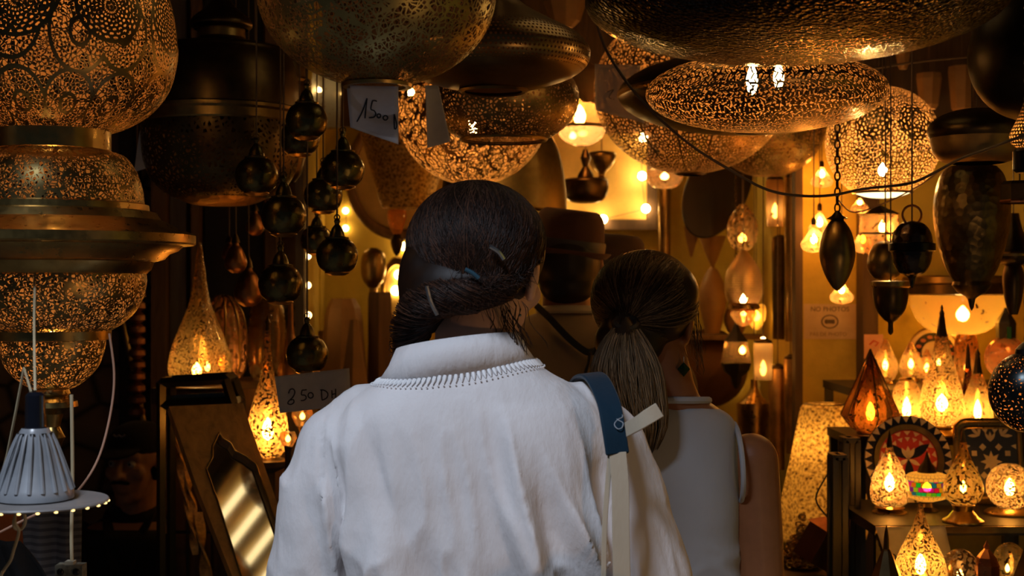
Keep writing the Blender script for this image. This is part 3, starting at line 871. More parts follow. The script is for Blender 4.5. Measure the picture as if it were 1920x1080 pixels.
z = lambda X, Yy: (400 + X / 2.7, 400 + Yy / 2.7)
paper('tilted grey price paper reading 250 DH beside the white shirt shoulder', [(515, 706), (655, 690), (659, 760), (524, 775)], 2.635, [
    [z(380, 912), z(388, 893), z(404, 890), z(412, 905), z(402, 930), z(380, 952), z(376, 964), z(392, 968), z(406, 958), z(404, 944), z(390, 946)],
    [z(472, 893), z(460, 895), z(449, 895)], [z(449, 895), z(445, 918), z(464, 922), z(469, 936), z(458, 947), z(442, 949)],
    circ(*z(492, 922), 4.8, 5.2),
    [z(548, 893), z(548, 920), z(551, 946)], [z(541, 894), z(562, 896), z(580, 912), z(574, 934), z(551, 946)],
    [z(600, 895), z(601, 916), z(602, 936)], [z(619, 888), z(620, 912), z(621, 935)], [z(600, 917), z(620, 912)]], ink_r=0.0011)
paper('blank grey paper slip hanging between glowing globe and saucer lantern', [(797, 160), (822, 160), (845, 266), (801, 277)], 2.68)
paper('translucent paper hung before the star-pierced globe near the dark cable', [(1115, 120), (1200, 122), (1208, 232), (1117, 206)], 3.36,
      [[(1138, 172), (1150, 168), (1142, 182), (1152, 186)]], tracing_paper())
paper('small crumpled slip lost in shadow between tiered lantern and urn lantern', [(262, 245), (274, 243), (288, 312), (250, 322)], 3.0)

# ------------------------------------------------------------------ 7 stepped display stand with lamps and trays
def shelfY(z, py): return (EYE - z) * F / (py - 540)
ZA, ZB, ZC, ZD, ZW = 1.280, 1.184, 1.031, 0.916, 0.852      # board tops
def boardbox(m, px0, px1, Y0, Y1, z, t=0.022):
    Ym = (Y0 + Y1) / 2; a, b = (px0 - 960) * K(Y0), (px1 - 960) * K(Y0)
    m.box(((a + b) / 2, Ym, z - t / 2), (b - a, Y1 - Y0, t))
    return a, b
blackwood = plain('black_painted_wood', (0.007, 0.006, 0.005), 0.5)
st = thing('display_stand', 'black stepped display stand crowded with lit glass lamps and trays', 'shelf', ((1780 - 960) * K(3.4), 3.4, 0))
levels = [(1606, 2010, 3.68, 4.08, ZA), (1592, 2010, 3.42, 3.66, ZB), (1640, 2010, 3.03, 3.40, ZC), (1630, 2010, 2.72, 3.00, ZD)]
o0 = st.location
for (a, b_, Y0, Y1, zz) in levels:
    m = M(); xa, xb = boardbox(m, a, b_, Y0, Y1, zz)
    m.build('board', blackwood, st, (o0.x, o0.y, 0), False)
    for x in (xa + 0.015, xb - 0.015):
        for yy in (Y0 + 0.015, Y1 - 0.015):
            M().box((x, yy, (zz - 0.022) / 2), (0.022, 0.022, zz - 0.022)).build('upright', blackwood, st, (o0.x, o0.y, 0), False)
m = M(); xa = (1640 - 960) * K(3.03); xb = (2010 - 960) * K(3.03)
m.box(((xa + xb) / 2, 3.024, ZC - 0.008), (xb - xa, 0.008, 0.014)); m.build('brass_edging', mOLD, st, (o0.x, o0.y, 0), False)

def glasslamp(px, py, zz, parts, label, cat='lamp', bulbs=(), group=None, name='table_lamp'):
    Y = shelfY(zz, py); dz = (py - 540)
    o = lamp(name, label, cat, px, Y, parts, group=group, bulbs=bulbs, base_py=py); return o

# upper step (small lamps behind)
def egg(px, py, zz, w, h, label, mat=gAMBER, st=420, foot=True, group=None, by=None, spire=0, neck=0.22):
    top = py - h; parts = []
    b = py - 4
    prof = [(w * .45, b), (w * .82, b - h * .10), (w, b - h * .28), (w * .86, b - h * .50), (w * .52, b - h * .72), (w * neck, b - h * .90), (w * neck * .7, top)]
    parts.append(('shade', mat, prof, 'c', 40))
    if foot: parts.append(('foot', mBRASS, [(w * .46, b - 1), (w * .5, b), (w * .62, py - 1), (w * .62, py)], '', 32))
    if spire:
        parts.append(('spire', mDARK, [(w * neck * .75, top + 2), (w * neck * .8, top), (w * neck * .45, top - spire * .45), (w * neck * .5, top - spire * .55), (w * neck * .2, top - spire * .75), (w * neck * .3, top - spire * .82), (0.3, top - spire)], '', 20))
    return glasslamp(px, py, zz, parts, label, bulbs=[(by or b - h * .32, st, max(5, w * .20), h * .26)], group=group)
egg(1660, 720, ZA, 23, 84, 'amber egg lamp at the rear, behind the tip of the faceted teardrop', st=110, by=684)
egg(1708, 716, ZA, 22, 74, 'amber egg lamp at the rear, left of the small painted dish', st=120, by=682)
egg(1738, 722, ZA, 17, 66, 'narrow amber lamp at the rear in front of the small painted dish', st=80, by=690)
glasslamp(1812, 728, ZA, [('shade', gAMBER, [(20, 727), (23, 700), (22, 650), (18, 632), (15, 628)], 'c', 32), ('foot', mDARK, [(20, 726), (24, 728)], '', 24)], 'dim barrel glass lamp at the rear right of the painted dish', bulbs=[(690, 60, 4, 18)])
r = glasslamp(1886, 722, ZA, [('globe', glass('orange_glass', (0.95, 0.42, 0.14), 0.3, 0.3), el(672, 39, 42, 20, 160, 16), '', 40),
    ('cap', mIRON, [(3, 578), (8, 588), (17, 602), (19, 606), (18, 640), (14, 644)], '', 6), ('foot', mDARK, [(14, 711), (22, 718), (22, 722)], '', 24)],
    'orange glass globe lantern with black and green six-sided top', 'lantern', bulbs=[(690, 90, 6, 18, -6)], name='table_lantern')
M().box((0, -17.5 * K(3.8), (722 - 624) * K(3.83)), (0.011, 0.003, 0.034)).build('green_pane', plain('green_glass', (0.02, 0.16, 0.04), 0.15), r)

# small painted dish standing at the rear
def facing(root_loc, tilt):   # matrix whose local z looks at the viewer, leaning back
    return Matrix.Rotation(PI / 2 - tilt, 3, 'X')
def disc_on(root, name, mat, R, z0, z1, R0=0.0, seg=48, rot=None, c=(0, 0, 0)):
    m = M(); m.lathe([(R0, z1), (R, z1), (R, z0)] if R0 == 0 else [(R0, z0), (R0, z1), (R, z1), (R, z0)], (0, 0, 0), seg)
    m.v = [tuple(Vector(c) + rot @ Vector(p)) for p in m.v]
    return m.build(name, mat, root)
def polys_on(root, name, mat, polys, z, rot, c):
    m = M()
    for pl_ in polys:
        m.prism([Vector(c) + rot @ Vector((x, y, z)) for x, y in pl_], rot @ Vector((0, 0, 0.0007)))
    return m.build(name, mat, root, smooth=False)
IVORY = plain('ivory_inlay', (0.62, 0.50, 0.36), 0.35, var=0.15); NIGHT = plain('black_lacquer', (0.012, 0.011, 0.013), 0.25)
RED = plain('red_lacquer', (0.42, 0.035, 0.025), 0.3, var=0.15); INDIGO = plain('indigo_lacquer', (0.018, 0.022, 0.06), 0.3)
Yd = 4.02; kk = K(Yd)
zt = ZA
root = thing('painted_dish', 'small painted dish with dark floral wreath standing behind amber lamps', 'dish', ((1752 - 960) * kk, Yd, zt))
R = 50 * kk; rot = Matrix.Rotation(PI / 2 - 0.18, 3, 'X'); c = (0, 0, R + 0.002)
disc_on(root, 'plate', plain('cream_glaze', (0.55, 0.42, 0.28), 0.25), R, -0.006, 0.0, rot=rot, c=c)
disc_on(root, 'dark_ring', NIGHT, R * .80, 0, 0.0008, R * .48, rot=rot, c=c)
pet = []
for k in range(14):
    a = 2 * PI * k / 14; q = []
    for t in range(8): q.append((R * (.64 * math.cos(a) + .11 * math.cos(t * PI / 4)), R * (.64 * math.sin(a) + .07 * math.sin(t * PI / 4))))
    pet.append(q)
polys_on(root, 'blossom', plain('rust_paint', (0.36, 0.11, 0.06), 0.4), pet, 0.001, rot, c)
ring = M().ring((0, 0, 0), R * .985, 0.003, 48, 8); ring.v = [tuple(Vector(c) + rot @ Vector(p)) for p in ring.v]; ring.build('rim', mOLD, root)

# middle step
r = glasslamp(1632, 815, ZB, [('shade', glass('smoked_facet_glass', (0.34, 0.17, 0.06), 0.15, 0.80, 0.012, (0.05, 0.03, 0.012), 0.10), [(0.5, 655), (4, 664), (57, 780), (36, 805), (24, 812)], '', 6),
    ('inner_shade', gAMBER, [(3, 690), (10, 712), (24, 748), (30, 778), (26, 798), (14, 811)], 'c', 28),
    ('frame_foot', mDARK, [(22, 810), (26, 812), (26, 815)], '', 6)], 'tall six-faceted smoked teardrop lamp with a lit amber heart', bulbs=[(772, 170, 8, 36)])
for k in range(6):
    a = PI / 2 + PI / 3 * k; Yf = shelfY(ZB, 815)
    q = [(rr * K(Yf) * math.cos(a), rr * K(Yf) * math.sin(a), (815 - y) * K(Yf)) for rr, y in ((0.5, 655), (4, 664), (57, 780), (36, 805))]
    M().tube(q, 0.0016, 6).build('rib', mDARK, r)
glasslamp(1700, 806, ZB, [('shade', gAMBER, [(16, 802), (24, 792), (28, 766), (25, 735), (17, 718), (13, 714)], 'c', 36), ('collar', mBRASS, [(13, 715), (15, 712), (10, 708)], '', 24), ('foot', mBRASS, [(16, 801), (22, 804), (22, 806)], '', 24)],
    'round-shouldered amber glass lamp between the faceted and the spired teardrops', bulbs=[(766, 190, 8, 44)])
glasslamp(1766, 818, ZB, [
    ('shade', gGOLD, [(18, 799), (30, 792), (39, 774), (40, 752), (34, 722), (24, 690), (16, 660), (11, 630)], 'c', 44),
    ('spire', mDARK, [(11, 632), (8, 616), (6, 600), (4, 592), (5, 588), (2, 582), (3, 579), (0.4, 572)], '', 24),
    ('foot', mBRASS, [(18, 798), (20, 801), (19, 806), (25, 812), (29, 815), (29, 818)], '', 32)],
    'largest gold-flecked teardrop lamp with tall dark spire on the stand', bulbs=[(756, 230, 11, 34), (680, 70, 4, 14, -6)])
glasslamp(1833, 812, ZB, [('shade', gAMBER, [(17, 806), (25, 798), (29, 776), (25, 748), (16, 722), (9, 700)], 'c', 36),
    ('spire', mDARK, [(9, 702), (6, 685), (4, 668), (5, 664), (0.4, 654)], '', 20), ('foot', mBRASS, [(17, 805), (22, 809), (22, 812)], '', 24)],
    'slimmer amber teardrop lamp with blue-black spire beside the black ball', bulbs=[(770, 190, 7, 42)])
glasslamp(1815, 806, ZB + 0.0, [('shade', glass('dark_smoked_glass', (0.4, 0.2, 0.08), 0.4, 0.4), [(10, 802), (16, 782), (15, 745), (8, 712), (6, 690)], 'c', 24), ('spire', mDARK, [(6, 692), (4, 672), (3, 655), (0.4, 644)], '', 16), ('foot', mDARK, [(11, 801), (13, 806)], '', 20)],
    'thin unlit dark-spired lamp behind the slimmer amber teardrop')

# lower board: two trays and five lamps
Yt = 3.355; kk = K(Yt); R = 82 * kk; rot = Matrix.Rotation(PI / 2 - 0.22, 3, 'X')
root = thing('round_tray', 'round tray with black and ivory zigzag border and red petal centre', 'tray', ((1700 - 960) * kk, Yt - 0.03, ZC)); c = (0, 0.015, R + 0.001)
disc_on(root, 'base', NIGHT, R, -0.008, 0.0, rot=rot, c=c)
N = 30
polys_on(root, 'zigzag_inlay', IVORY, [[(R * .985 * math.cos(2 * PI * (k + .08) / N), R * .985 * math.sin(2 * PI * (k + .08) / N)), (R * .985 * math.cos(2 * PI * (k + .92) / N), R * .985 * math.sin(2 * PI * (k + .92) / N)), (R * .83 * math.cos(2 * PI * (k + .5) / N), R * .83 * math.sin(2 * PI * (k + .5) / N))] for k in range(N)], 0.0002, rot, c)
ring = M().lathe([(R * .66, 0), (R * .67, .004), (R * .79, .006), (R * .81, 0)], (0, 0, 0), 56); ring.v = [tuple(Vector(c) + rot @ Vector(p)) for p in ring.v]; ring.build('brass_ring', mOLD, root)
disc_on(root, 'red_field', RED, R * .66, 0, 0.001, rot=rot, c=c)
N = 18
polys_on(root, 'field_inlay', IVORY, [[(R * q * math.cos(2 * PI * (k + .15) / N), R * q * math.sin(2 * PI * (k + .15) / N)), (R * q * math.cos(2 * PI * (k + .85) / N), R * q * math.sin(2 * PI * (k + .85) / N)), (R * (q - .10) * math.cos(2 * PI * (k + .5) / N), R * (q - .10) * math.sin(2 * PI * (k + .5) / N))] for k in range(N) for q in (.64, .50)], 0.0012, rot, c)
def petal(a, L, w):
    q = []
    for t in range(13):
        s_ = t / 12; q.append((L * s_, w * math.sin(PI * s_)))
    for t in range(11, 0, -1):
        s_ = t / 12; q.append((L * s_, -w * math.sin(PI * s_)))
    return [(x * math.cos(a) - y * math.sin(a), x * math.sin(a) + y * math.cos(a)) for x, y in q]
polys_on(root, 'dark_petal', NIGHT, [petal(math.radians(a), R * .60, R * .10) for a in (35, 145, 270)], 0.0014, rot, c)
polys_on(root, 'pale_petal', IVORY, [petal(math.radians(a), R * .30, R * .05) for a in (90, 60, 120, 210, 330)], 0.0016, rot, c)

Yt = 3.35; kk = K(Yt); W, H = 68 * kk, 78 * kk; rot = Matrix.Rotation(PI / 2 - 0.16, 3, 'X')
root = thing('rectangular_tray', 'rectangular brass tray with indigo field and pale star inlay', 'tray', ((1856 - 960) * kk, Yt - 0.03, ZC)); c = (0, 0.02, H + 0.002)
def rrect(w, h, r, n=6):
    q = []
    for cx, cy, a0 in ((w - r, h - r, 0), (-w + r, h - r, 90), (-w + r, -h + r, 180), (w - r, -h + r, 270)):
        for k in range(n + 1):
            a = math.radians(a0 + 90 * k / n); q.append((cx + r * math.cos(a), cy + r * math.sin(a)))
    return q
m = M(); m.prism([Vector(c) + rot @ Vector((x, y, -0.008)) for x, y in rrect(W, H, W * .3)], rot @ Vector((0, 0, 0.008))); m.build('base', mOLD, root, smooth=False)
m = M(); pts = [Vector(c) + rot @ Vector((x, y, 0.003)) for x, y in rrect(W * .96, H * .965, W * .28)]; m.tube(pts + [pts[0]], 0.006, 8, False); m.build('rim', mBRASS, root)
m = M(); pts = [Vector(c) + rot @ Vector((x, y, 0.002)) for x, y in rrect(W * .77, H * .80, W * .16)]; m.tube(pts + [pts[0]], 0.004, 8, False); m.build('inner_rim', mBRASS, root)
m = M()
for k in range(len(pts)):
    pass
polys_on(root, 'indigo_field', INDIGO, [rrect(W * .74, H * .78, W * .12)], 0.0, rot, c)
s = W * .30; star = []
for k in range(16):
    a = 2 * PI * k / 16 + PI / 8; q = s if k % 2 else s * .52
    star.append((q * math.cos(a), q * math.sin(a) - H * .02))
polys = [star]
for sx in (-1, 1):
    for cy in (.33, -.34): polys.append([(sx * W * .22 + W * .10 * math.cos(a * PI / 2), H * cy + W * .10 * math.sin(a * PI / 2)) for a in range(4)])
    for cy in (.18, -.20): polys.append([(sx * W * .46 + W * .10 * math.cos(a * PI / 2 + PI / 4), H * cy + W * .10 * math.sin(a * PI / 2 + PI / 4)) for a in range(4)])
    for sy in (-1, 1):
        for a in (0, 45, 90):
            q = petal(math.radians((90 - sx * 90) + (sx * sy * 1.0) * a * 1.0), W * .32, W * .045)
            polys.append([(x + sx * W * .30, y * 1.0 + sy * H * .60) for x, y in q])
        polys.append([(sx * W * .06, sy * H * .76), (sx * W * .22, sy * H * .76), (sx * W * .12, sy * H * .66)])
        polys.append([(sx * W * .70, sy * H * .40), (sx * W * .70, sy * H * .28), (sx * W * .56, sy * H * .36)])
for sy in (-1, 1):
    for a in (60, 90, 120): polys.append([(x, y + sy * H * .46) for x, y in petal(math.radians(a * sy), W * .28, W * .04)])
polys_on(root, 'star_inlay', IVORY, polys, 0.0008, rot, c)

glasslamp(1668, 962, ZC, [('shade', gSPARK, [(22, 950), (32, 942), (36, 922), (31, 895), (20, 868), (9, 850), (6, 838)], 'c', 40),
    ('spire', mDARK, [(6, 840), (4, 826), (0.4, 806)], '', 16), ('foot', mBRASS, [(22, 949), (28, 952), (22, 956), (32, 960), (32, 962)], '', 32)],
    'silver-flecked teardrop lamp shining in front of the round tray', bulbs=[(905, 210, 9, 36)])
def mosaic(name):
    t = T(name); uv = t.coords('UV'); u, v, _ = t.sep(uv)
    a = (u / 0.012); b = (v / 0.011)
    row = b.floor(); wht = t.n('ShaderNodeTexWhiteNoise', noise_dimensions='2D')
    t.link(t.comb((a + row * 0.5).floor(), row), wht.inputs['Vector'])
    hue = t.n('ShaderNodeCombineColor', mode='HSV'); t.link(wht.outputs['Value'], hue.inputs[0]); hue.inputs[1].default_value = 0.98; hue.inputs[2].default_value = 0.6
    belt = (v - 0.058).abs().lt(0.017)
    colr = t.mixc(belt, (0.95, 0.62, 0.16), hue.outputs[0])
    grid = ((a + row * 0.5).fract() - 0.5).abs().gt(0.45).max((b.fract() - 0.5).abs().gt(0.45))
    ts = t.simple('ShaderNodeBsdfTranslucent', colr); tr = t.simple('ShaderNodeBsdfTransparent', colr)
    lead = t.bsdf((0.03, 0.02, 0.015), 0.5)
    return t.done(t.mix(grid, t.mix(0.45, ts, tr), lead))
glasslamp(1738, 957, ZC, [('shade', mosaic('mosaic_glass'), [(14, 886), (34, 890), (43, 902), (44, 918), (38, 932), (20, 939)], 'c', 40),
    ('cap', mDARK, [(1, 848), (4, 860), (8, 868), (14, 876), (18, 887)], '', 24), ('stem', mDARK, [(20, 938), (10, 943), (12, 951), (22, 957)], '', 24)],
    'squat mosaic glass lamp with a belt of coloured lozenges', bulbs=[(914, 110, 8, 18)])
glasslamp(1806, 979, ZC, [('shade', glass('olive_gold_glass', (0.92, 0.62, 0.16), 0.55, 0.4, 0.005), [(20, 946), (32, 936), (37, 918), (31, 894), (18, 868), (9, 846), (6, 828)], 'c', 40),
    ('spire', mOLD, [(6, 830), (3, 815), (0.4, 802)], '', 16), ('foot', mBRASS, [(18, 944), (21, 948), (18, 958), (28, 970), (38, 976), (38, 979)], '', 40)],
    'olive gold teardrop lamp on flared brass foot before the star tray', bulbs=[(914, 120, 6, 24)])
glasslamp(1893, 964, ZC, [('globe', gSPARK, el(913, 43, 44, 16, 160, 18), '', 44), ('foot', mBRASS, [(22, 953), (40, 957), (46, 961), (46, 964)], '', 40)],
    'round silver-flecked globe lamp overlapping the star tray', bulbs=[(914, 200, 9, 34)])
# bottom row
glasslamp(1726, 1118, ZD, [('shade', gGOLD, [(34, 1104), (46, 1090), (48, 1068), (40, 1040), (26, 1010), (14, 984), (7, 962), (4, 946)], 'c', 44), ('foot', mBRASS, [(34, 1103), (36, 1112), (40, 1118)], '', 32)],
    'gold-flecked teardrop lamp in the bottom row before the white paper', bulbs=[(1058, 220, 10, 42)])
glasslamp(1662, 1134, ZD, [('shade', mDARK, [(38, 1133), (34, 1100), (20, 1060), (10, 1036), (6, 1030)], 'c', 8), ('tip', mDARK, [(6, 1031), (5, 1010), (3, 996), (0.5, 985)], '', 8)],
    'dark pointed lantern top rising in front of the white paper', 'lantern', name='table_lantern')
glasslamp(1800, 1112, ZD, [('shade', glass('smoky_silver_glass', (0.8, 0.6, 0.35), 0.6, 0.5, 0.005), el(1068, 34, 38, 12, 160, 16), '', 40), ('foot', mBRASS, [(16, 1103), (24, 1112)], '', 24)],
    'smoky silver globe lamp next to the little copper lantern', bulbs=[(1076, 60, 6, 16)])
r = glasslamp(1850, 1116, ZD, [('body', mCOPPER, [(22, 1114), (24, 1060), (20, 1056)], '', 6), ('roof', mCOPPER, [(24, 1060), (18, 1046), (8, 1034), (5, 1030), (6, 1026), (3, 1020), (0.4, 1014)], '', 6)],
    'little six-sided copper lantern at the bottom of the stand', 'lantern', name='table_lantern')
glasslamp(1893, 1104, ZD, [('shade', glass('pale_gold_glass', (0.9, 0.62, 0.22), 0.4, 0.6, 0.006), el(1060, 32, 42, 10, 160, 16), '', 40), ('foot', mDARK, [(16, 1101), (20, 1104)], '', 24)],
    'pale gold egg lamp at the bottom edge beyond the copper lantern', bulbs=[(1066, 100, 4, 16, -4)])
glasslamp(1926, 1122, ZD, [('shade', mDARK, [(30, 1120), (26, 1080), (10, 1040), (4, 1020)], '', 4)], 'dark pyramid lantern cut by the corner beyond the pale gold egg', 'lantern', name='table_lantern')
paper('large creased price paper with a scrawled 3 hung from the lower board', [(1641, 988), (1772, 986), (1786, 1060), (1690, 1130)], 3.018,
      [[(1668, 1044), (1676, 1040), (1681, 1046), (1675, 1056), (1684, 1060), (1686, 1070), (1676, 1078)], [(1706, 1040), (1692, 1044), (1690, 1056), (1704, 1060), (1706, 1070), (1694, 1076)]], ink_r=0.0016, curl=0.012)

# ------------------------------------------------------------------ 8 low bench and what stands on it
bench = thing('low_bench', 'low wooden bench carrying the copper box lantern and heaped gold chains', 'bench', ((1496 - 960) * K(3.4), 3.4, 0))
m = M(); xa, xb = (1425 - 960) * K(3.4), (1550 - 960) * K(3.4)
m.box(((xa + xb) / 2, 3.40, ZW - 0.02), (xb - xa, 0.34, 0.04)); m.build('top', MIDWOOD, bench, (bench.location.x, bench.location.y, 0), False)
for x in (xa + 0.03, xb - 0.03):
    for y in (3.26, 3.54): M().box((x, y, (ZW - 0.04) / 2), (0.045, 0.045, ZW - 0.04)).build('leg', MIDWOOD, bench, (bench.location.x, bench.location.y, 0), False)
def goldcloth(name):
    t = T(name); o = t.coords('Object'); n = t.noise(o, 120, 4, 0.75); d = t.voro(o, 105, 'F1', 1.0, '3D')
    base = t.ramp(n + d * 0.3, [(0.50, (0.07, 0.035, 0.008)), (0.60, (0.50, 0.28, 0.06)), (0.76, (0.85, 0.58, 0.17))])
    a = t.bsdf(base, 0.4, 0.5, t.bump(n, 0.5, 0.004)); b_ = t.n('ShaderNodeBsdfTranslucent'); t.put(b_.inputs[0], base)
    return t.done(t.mix(0.3, a, b_.outputs[0]))
Yp = 3.86
lamp('tapered_shade_lamp', 'tall eight-sided tapering gold mottled floor lamp before the yellow wall', 'lamp', 1545, Yp, [
    ('shade', goldcloth('gold_mottled_shade'), [(38, 757), (44, 762), (62, 850), (80, 930), (86, 985), (78, 1016)], '', 8),
    ('top_ring', mOLD, [(38, 756), (40, 758), (38, 760)], '', 8),
    ('stem', mIRON, [(60, 1000), (6, 1004), (6, 540 + EYE * F / 3.86 - 6), (50, 540 + EYE * F / 3.86)], '', 20)], bulbs=[(830, 300, 9, 34), (950, 120, 9, 34)])
# dark iron lantern frames leaning by the stand
def frame(label, px0, px1, y0, y1, Yf, dep, group):
    root = thing('iron_frame', label, 'frame', P((px0 + px1) / 2, y1, Yf), group); b = root.location
    a, c_ = P(px0, y0, Yf), P(px1, y1, Yf); t = 0.012
    for yy in (0, dep):
        for x in (a.x, c_.x): M().box((x - b.x, yy, (a.z + c_.z) / 2 - b.z), (t, t, a.z - c_.z)).build('upright', mIRON, root, smooth=False)
        for zz in (a.z, c_.z + t / 2): M().box(((a.x + c_.x) / 2 - b.x, yy, zz - b.z), (c_.x - a.x, t, t)).build('rail', mIRON, root, smooth=False)
    for x in (a.x, c_.x): M().box((x - b.x, dep / 2, a.z - b.z), (t, dep, t)).build('cross_rail', mIRON, root, smooth=False)
frame('taller black iron lantern frame between gold lampshade and zigzag tray', 1586, 1608, 826, 540 + EYE * F / 3.26, 3.26, 0.05, 'black iron frames')
frame('shorter black iron lantern frame standing closest to the gold lampshade', 1566, 1584, 858, 540 + EYE * F / 3.11, 3.11, 0.05, 'black iron frames')
r = thing('copper_box_lantern', 'copper box lantern tipped over with curved wire handles', 'lantern', P(1526, 1075, 3.36)); r.location.z = ZW; b = r.location
rt = Matrix.Rotation(0.52, 3, 'Y') @ Matrix.Rotation(0.5, 3, 'Z')
cc = P(1538, 1026, 3.36) - b
mc = metal('warm_copper', (0.80, 0.34, 0.16), 0.42)
M().box(cc, (0.075, 0.07, 0.085), rt).build('body', plain('dark_copper_side', (0.10, 0.03, 0.02), 0.4, 0.6), r, smooth=False)
m = M(); q = [cc + rt @ Vector((x, y, z_)) for x, y, z_ in ((-.043, -.04, .0425), (.043, -.04, .0425), (.043, .04, .0425), (-.043, .04, .0425), (-.02, -.018, .07), (.02, -.018, .07), (.02, .018, .07), (-.02, .018, .07))]
m.add(q, [(0, 1, 2, 3), (4, 5, 6, 7), (0, 1, 5, 4), (1, 2, 6, 5), (2, 3, 7, 6), (3, 0, 4, 7)]); m.build('roof', mc, r, smooth=False)
for s_ in (-1, 1):
    q = catmull([tuple(cc + rt @ Vector((s_ * .02, 0, .07))), tuple(cc + Vector((.02 + s_ * .035, -.02, .12))), tuple(cc + Vector((.035 + s_ * .022, -.02, .18))), tuple(cc + Vector((.04, -.02, .23)))], 6)
    M().tube(q, 0.0022, 6).build('handle', mBLACK, r)
# heap of chains
chm = metal('gold_chain', (0.72, 0.46, 0.14), 0.26)
random.seed(3)
m = M()
for k in range(320):
    a = random.random() * 2 * PI; q = random.random() ** 0.5
    x = 0.045 * q * math.cos(a); y = 0.05 * q * math.sin(a); z_ = (1 - q) * 0.15 * random.random() + 0.004
    R_ = Matrix.Rotation(random.random() * 3, 3, 'X') @ Matrix.Rotation(random.random() * 3, 3, 'Z')
    m.ring((x, y, z_ + 0.008), 0.0075, 0.0019, 12, 5, 'z', R_)
o = m.build('chain_heap', chm, None, (0, 0, 0)); o.location = P(1502, 1062, 3.46); o.location.z = ZW
o['kind'] = 'stuff'; tag(o, 'heap of gold lamp chains on the bench below the gold lampshade', 'chains')

# signs on the yellow wall
yl = plain('yellowed_paper', (0.60, 0.44, 0.26), 0.7)
root = thing('wall_sign', 'yellowed paper notice with round camera symbol taped to the yellow wall', 'sign', P(1557, 636, 4.158))
b = root.location; a0, a1 = P(1507, 570, 4.158), P(1606, 636, 4.158)
M().box(((a0.x + a1.x) / 2 - b.x, 0, (a0.z + a1.z) / 2 - b.z), (a1.x - a0.x, 0.002, a0.z - a1.z)).build('sheet', yl, root, smooth=False)
gi = plain('faded_ink', (0.10, 0.065, 0.03), 0.6)
def text(s_, px, py, size, Y, root, mat):
    c_ = bpy.data.curves.new('lettering', 'FONT'); c_.body = s_; c_.size = size; c_.align_x = 'CENTER'; c_.align_y = 'CENTER'; c_.extrude = 0.0004
    o = bpy.data.objects.new('lettering', c_); C.objects.link(o); c_.materials.append(mat)
    me = bpy.data.meshes.new_from_object(o); bpy.data.objects.remove(o)
    o = bpy.data.objects.new('lettering', me); C.objects.link(o)
    o.parent = root; o.location = P(px, py, Y) - root.location; o.rotation_euler = (PI / 2, 0, 0)
text('NO PHOTOS', 1556, 580, 0.020, 4.1562, root, gi); text('PAS DE PHOTO', 1553, 627, 0.016, 4.1562, root, plain('faint_ink', (0.26, 0.17, 0.07), 0.6))
c0 = P(1556, 603, 4.1562) - b
rg = M().ring((0, 0, 0), 0.024, 0.0022, 32, 6, 'y'); rg.v = [(x + c0.x, y * .3 + c0.y, z_ * .80 + c0.z) for x, y, z_ in rg.v]; rg.build('symbol_ring', gi, root)
m = M(); m.box(c0 + Vector((0, 0, 0)), (0.030, 0.0012, 0.012)); m.ell(c0 + Vector((-.010, 0, 0)), (.006, .0012, .007)); m.ell(c0 + Vector((.010, 0, 0)), (.006, .0012, .007)); m.build('symbol', gi, root)
root = thing('price_card', 'small pinkish card pinned behind the amber egg lamps', 'card', P(1638, 672, 4.05)); b = root.location
M().box((0, 0, 22 * K(4.05)), (36 * K(4.05), 0.002, 46 * K(4.05))).build('card', plain('pink_card', (0.62, 0.34, 0.24), 0.7), root, smooth=False)
M().tube([(-.012, -.0018, .040), (0, -.0018, .052), (.014, -.0018, .046), (.004, -.0018, .036)], 0.0024, 6).build('scribble', plain('red_ink', (0.5, 0.05, 0.02), 0.5), root)

# ------------------------------------------------------------------ 9 back of the shop
Yb = 4.97
def slab(px0, py0, px1, py1, Y, t, mat, name, label, cat, **k):
    a, c_ = P(px0, py0, Y), P(px1, py1, Y)
    m = M().box(((a.x + c_.x) / 2, Y, (a.z + c_.z) / 2), (c_.x - a.x, t, a.z - c_.z))
    return tag(m.build(name, mat, None, ((a.x + c_.x) / 2, Y, c_.z), False), label, cat)
root = thing('framed_mirror', 'large dark-framed picture glowing golden with fairy lights on its edge', 'picture', P(1140, 430, Yb)); b = root.location
def bar(x0, y0, x1, y1, Y, t, mat, name):
    a, c_ = P(x0, y0, Y), P(x1, y1, Y); M().box(((a.x + c_.x) / 2 - b.x, Y - b.y, (a.z + c_.z) / 2 - b.z), (c_.x - a.x, t, a.z - c_.z)).build(name, mat, root, smooth=False)
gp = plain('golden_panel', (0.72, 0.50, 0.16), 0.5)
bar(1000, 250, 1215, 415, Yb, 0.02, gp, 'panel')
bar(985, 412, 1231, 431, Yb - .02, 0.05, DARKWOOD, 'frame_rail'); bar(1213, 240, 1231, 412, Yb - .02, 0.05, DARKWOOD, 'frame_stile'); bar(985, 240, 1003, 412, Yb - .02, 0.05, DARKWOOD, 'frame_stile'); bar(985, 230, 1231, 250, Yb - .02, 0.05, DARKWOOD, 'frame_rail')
def fairy(label, pts, Y, st, r=8, off=.014):
    root = thing('fairy_lights', label, 'lights', P(pts[0][0], pts[0][1], Y)); b = root.location
    q = [P(x, y, Y) - b for x, y in pts]; M().tube([p + Vector((0, off, 0)) for p in q], 0.0013, 5).build('wire', mCORD, root)
    for p in q: M().ell(p, (r * K(Y), r * K(Y) * .8, r * K(Y)), 12, 8).build('bulb', emit('fairy_glow_%g' % st, st), root)
fairy('string of fairy lights along the golden picture frame', [(1206, 258), (1204, 330), (1211, 391), (1131, 411), (1040, 409)], Yb - .07, 170, off=.024)
fairy('fairy lights hanging one above another left of the lowest onion pendant', [(577, 480), (577, 535), (578, 591)], 4.60, 40, 6, off=0.0)
fairy('fairy lights twinkling beside the round mirror', [(747, 407), (757, 462)], 4.985, 60, 8)
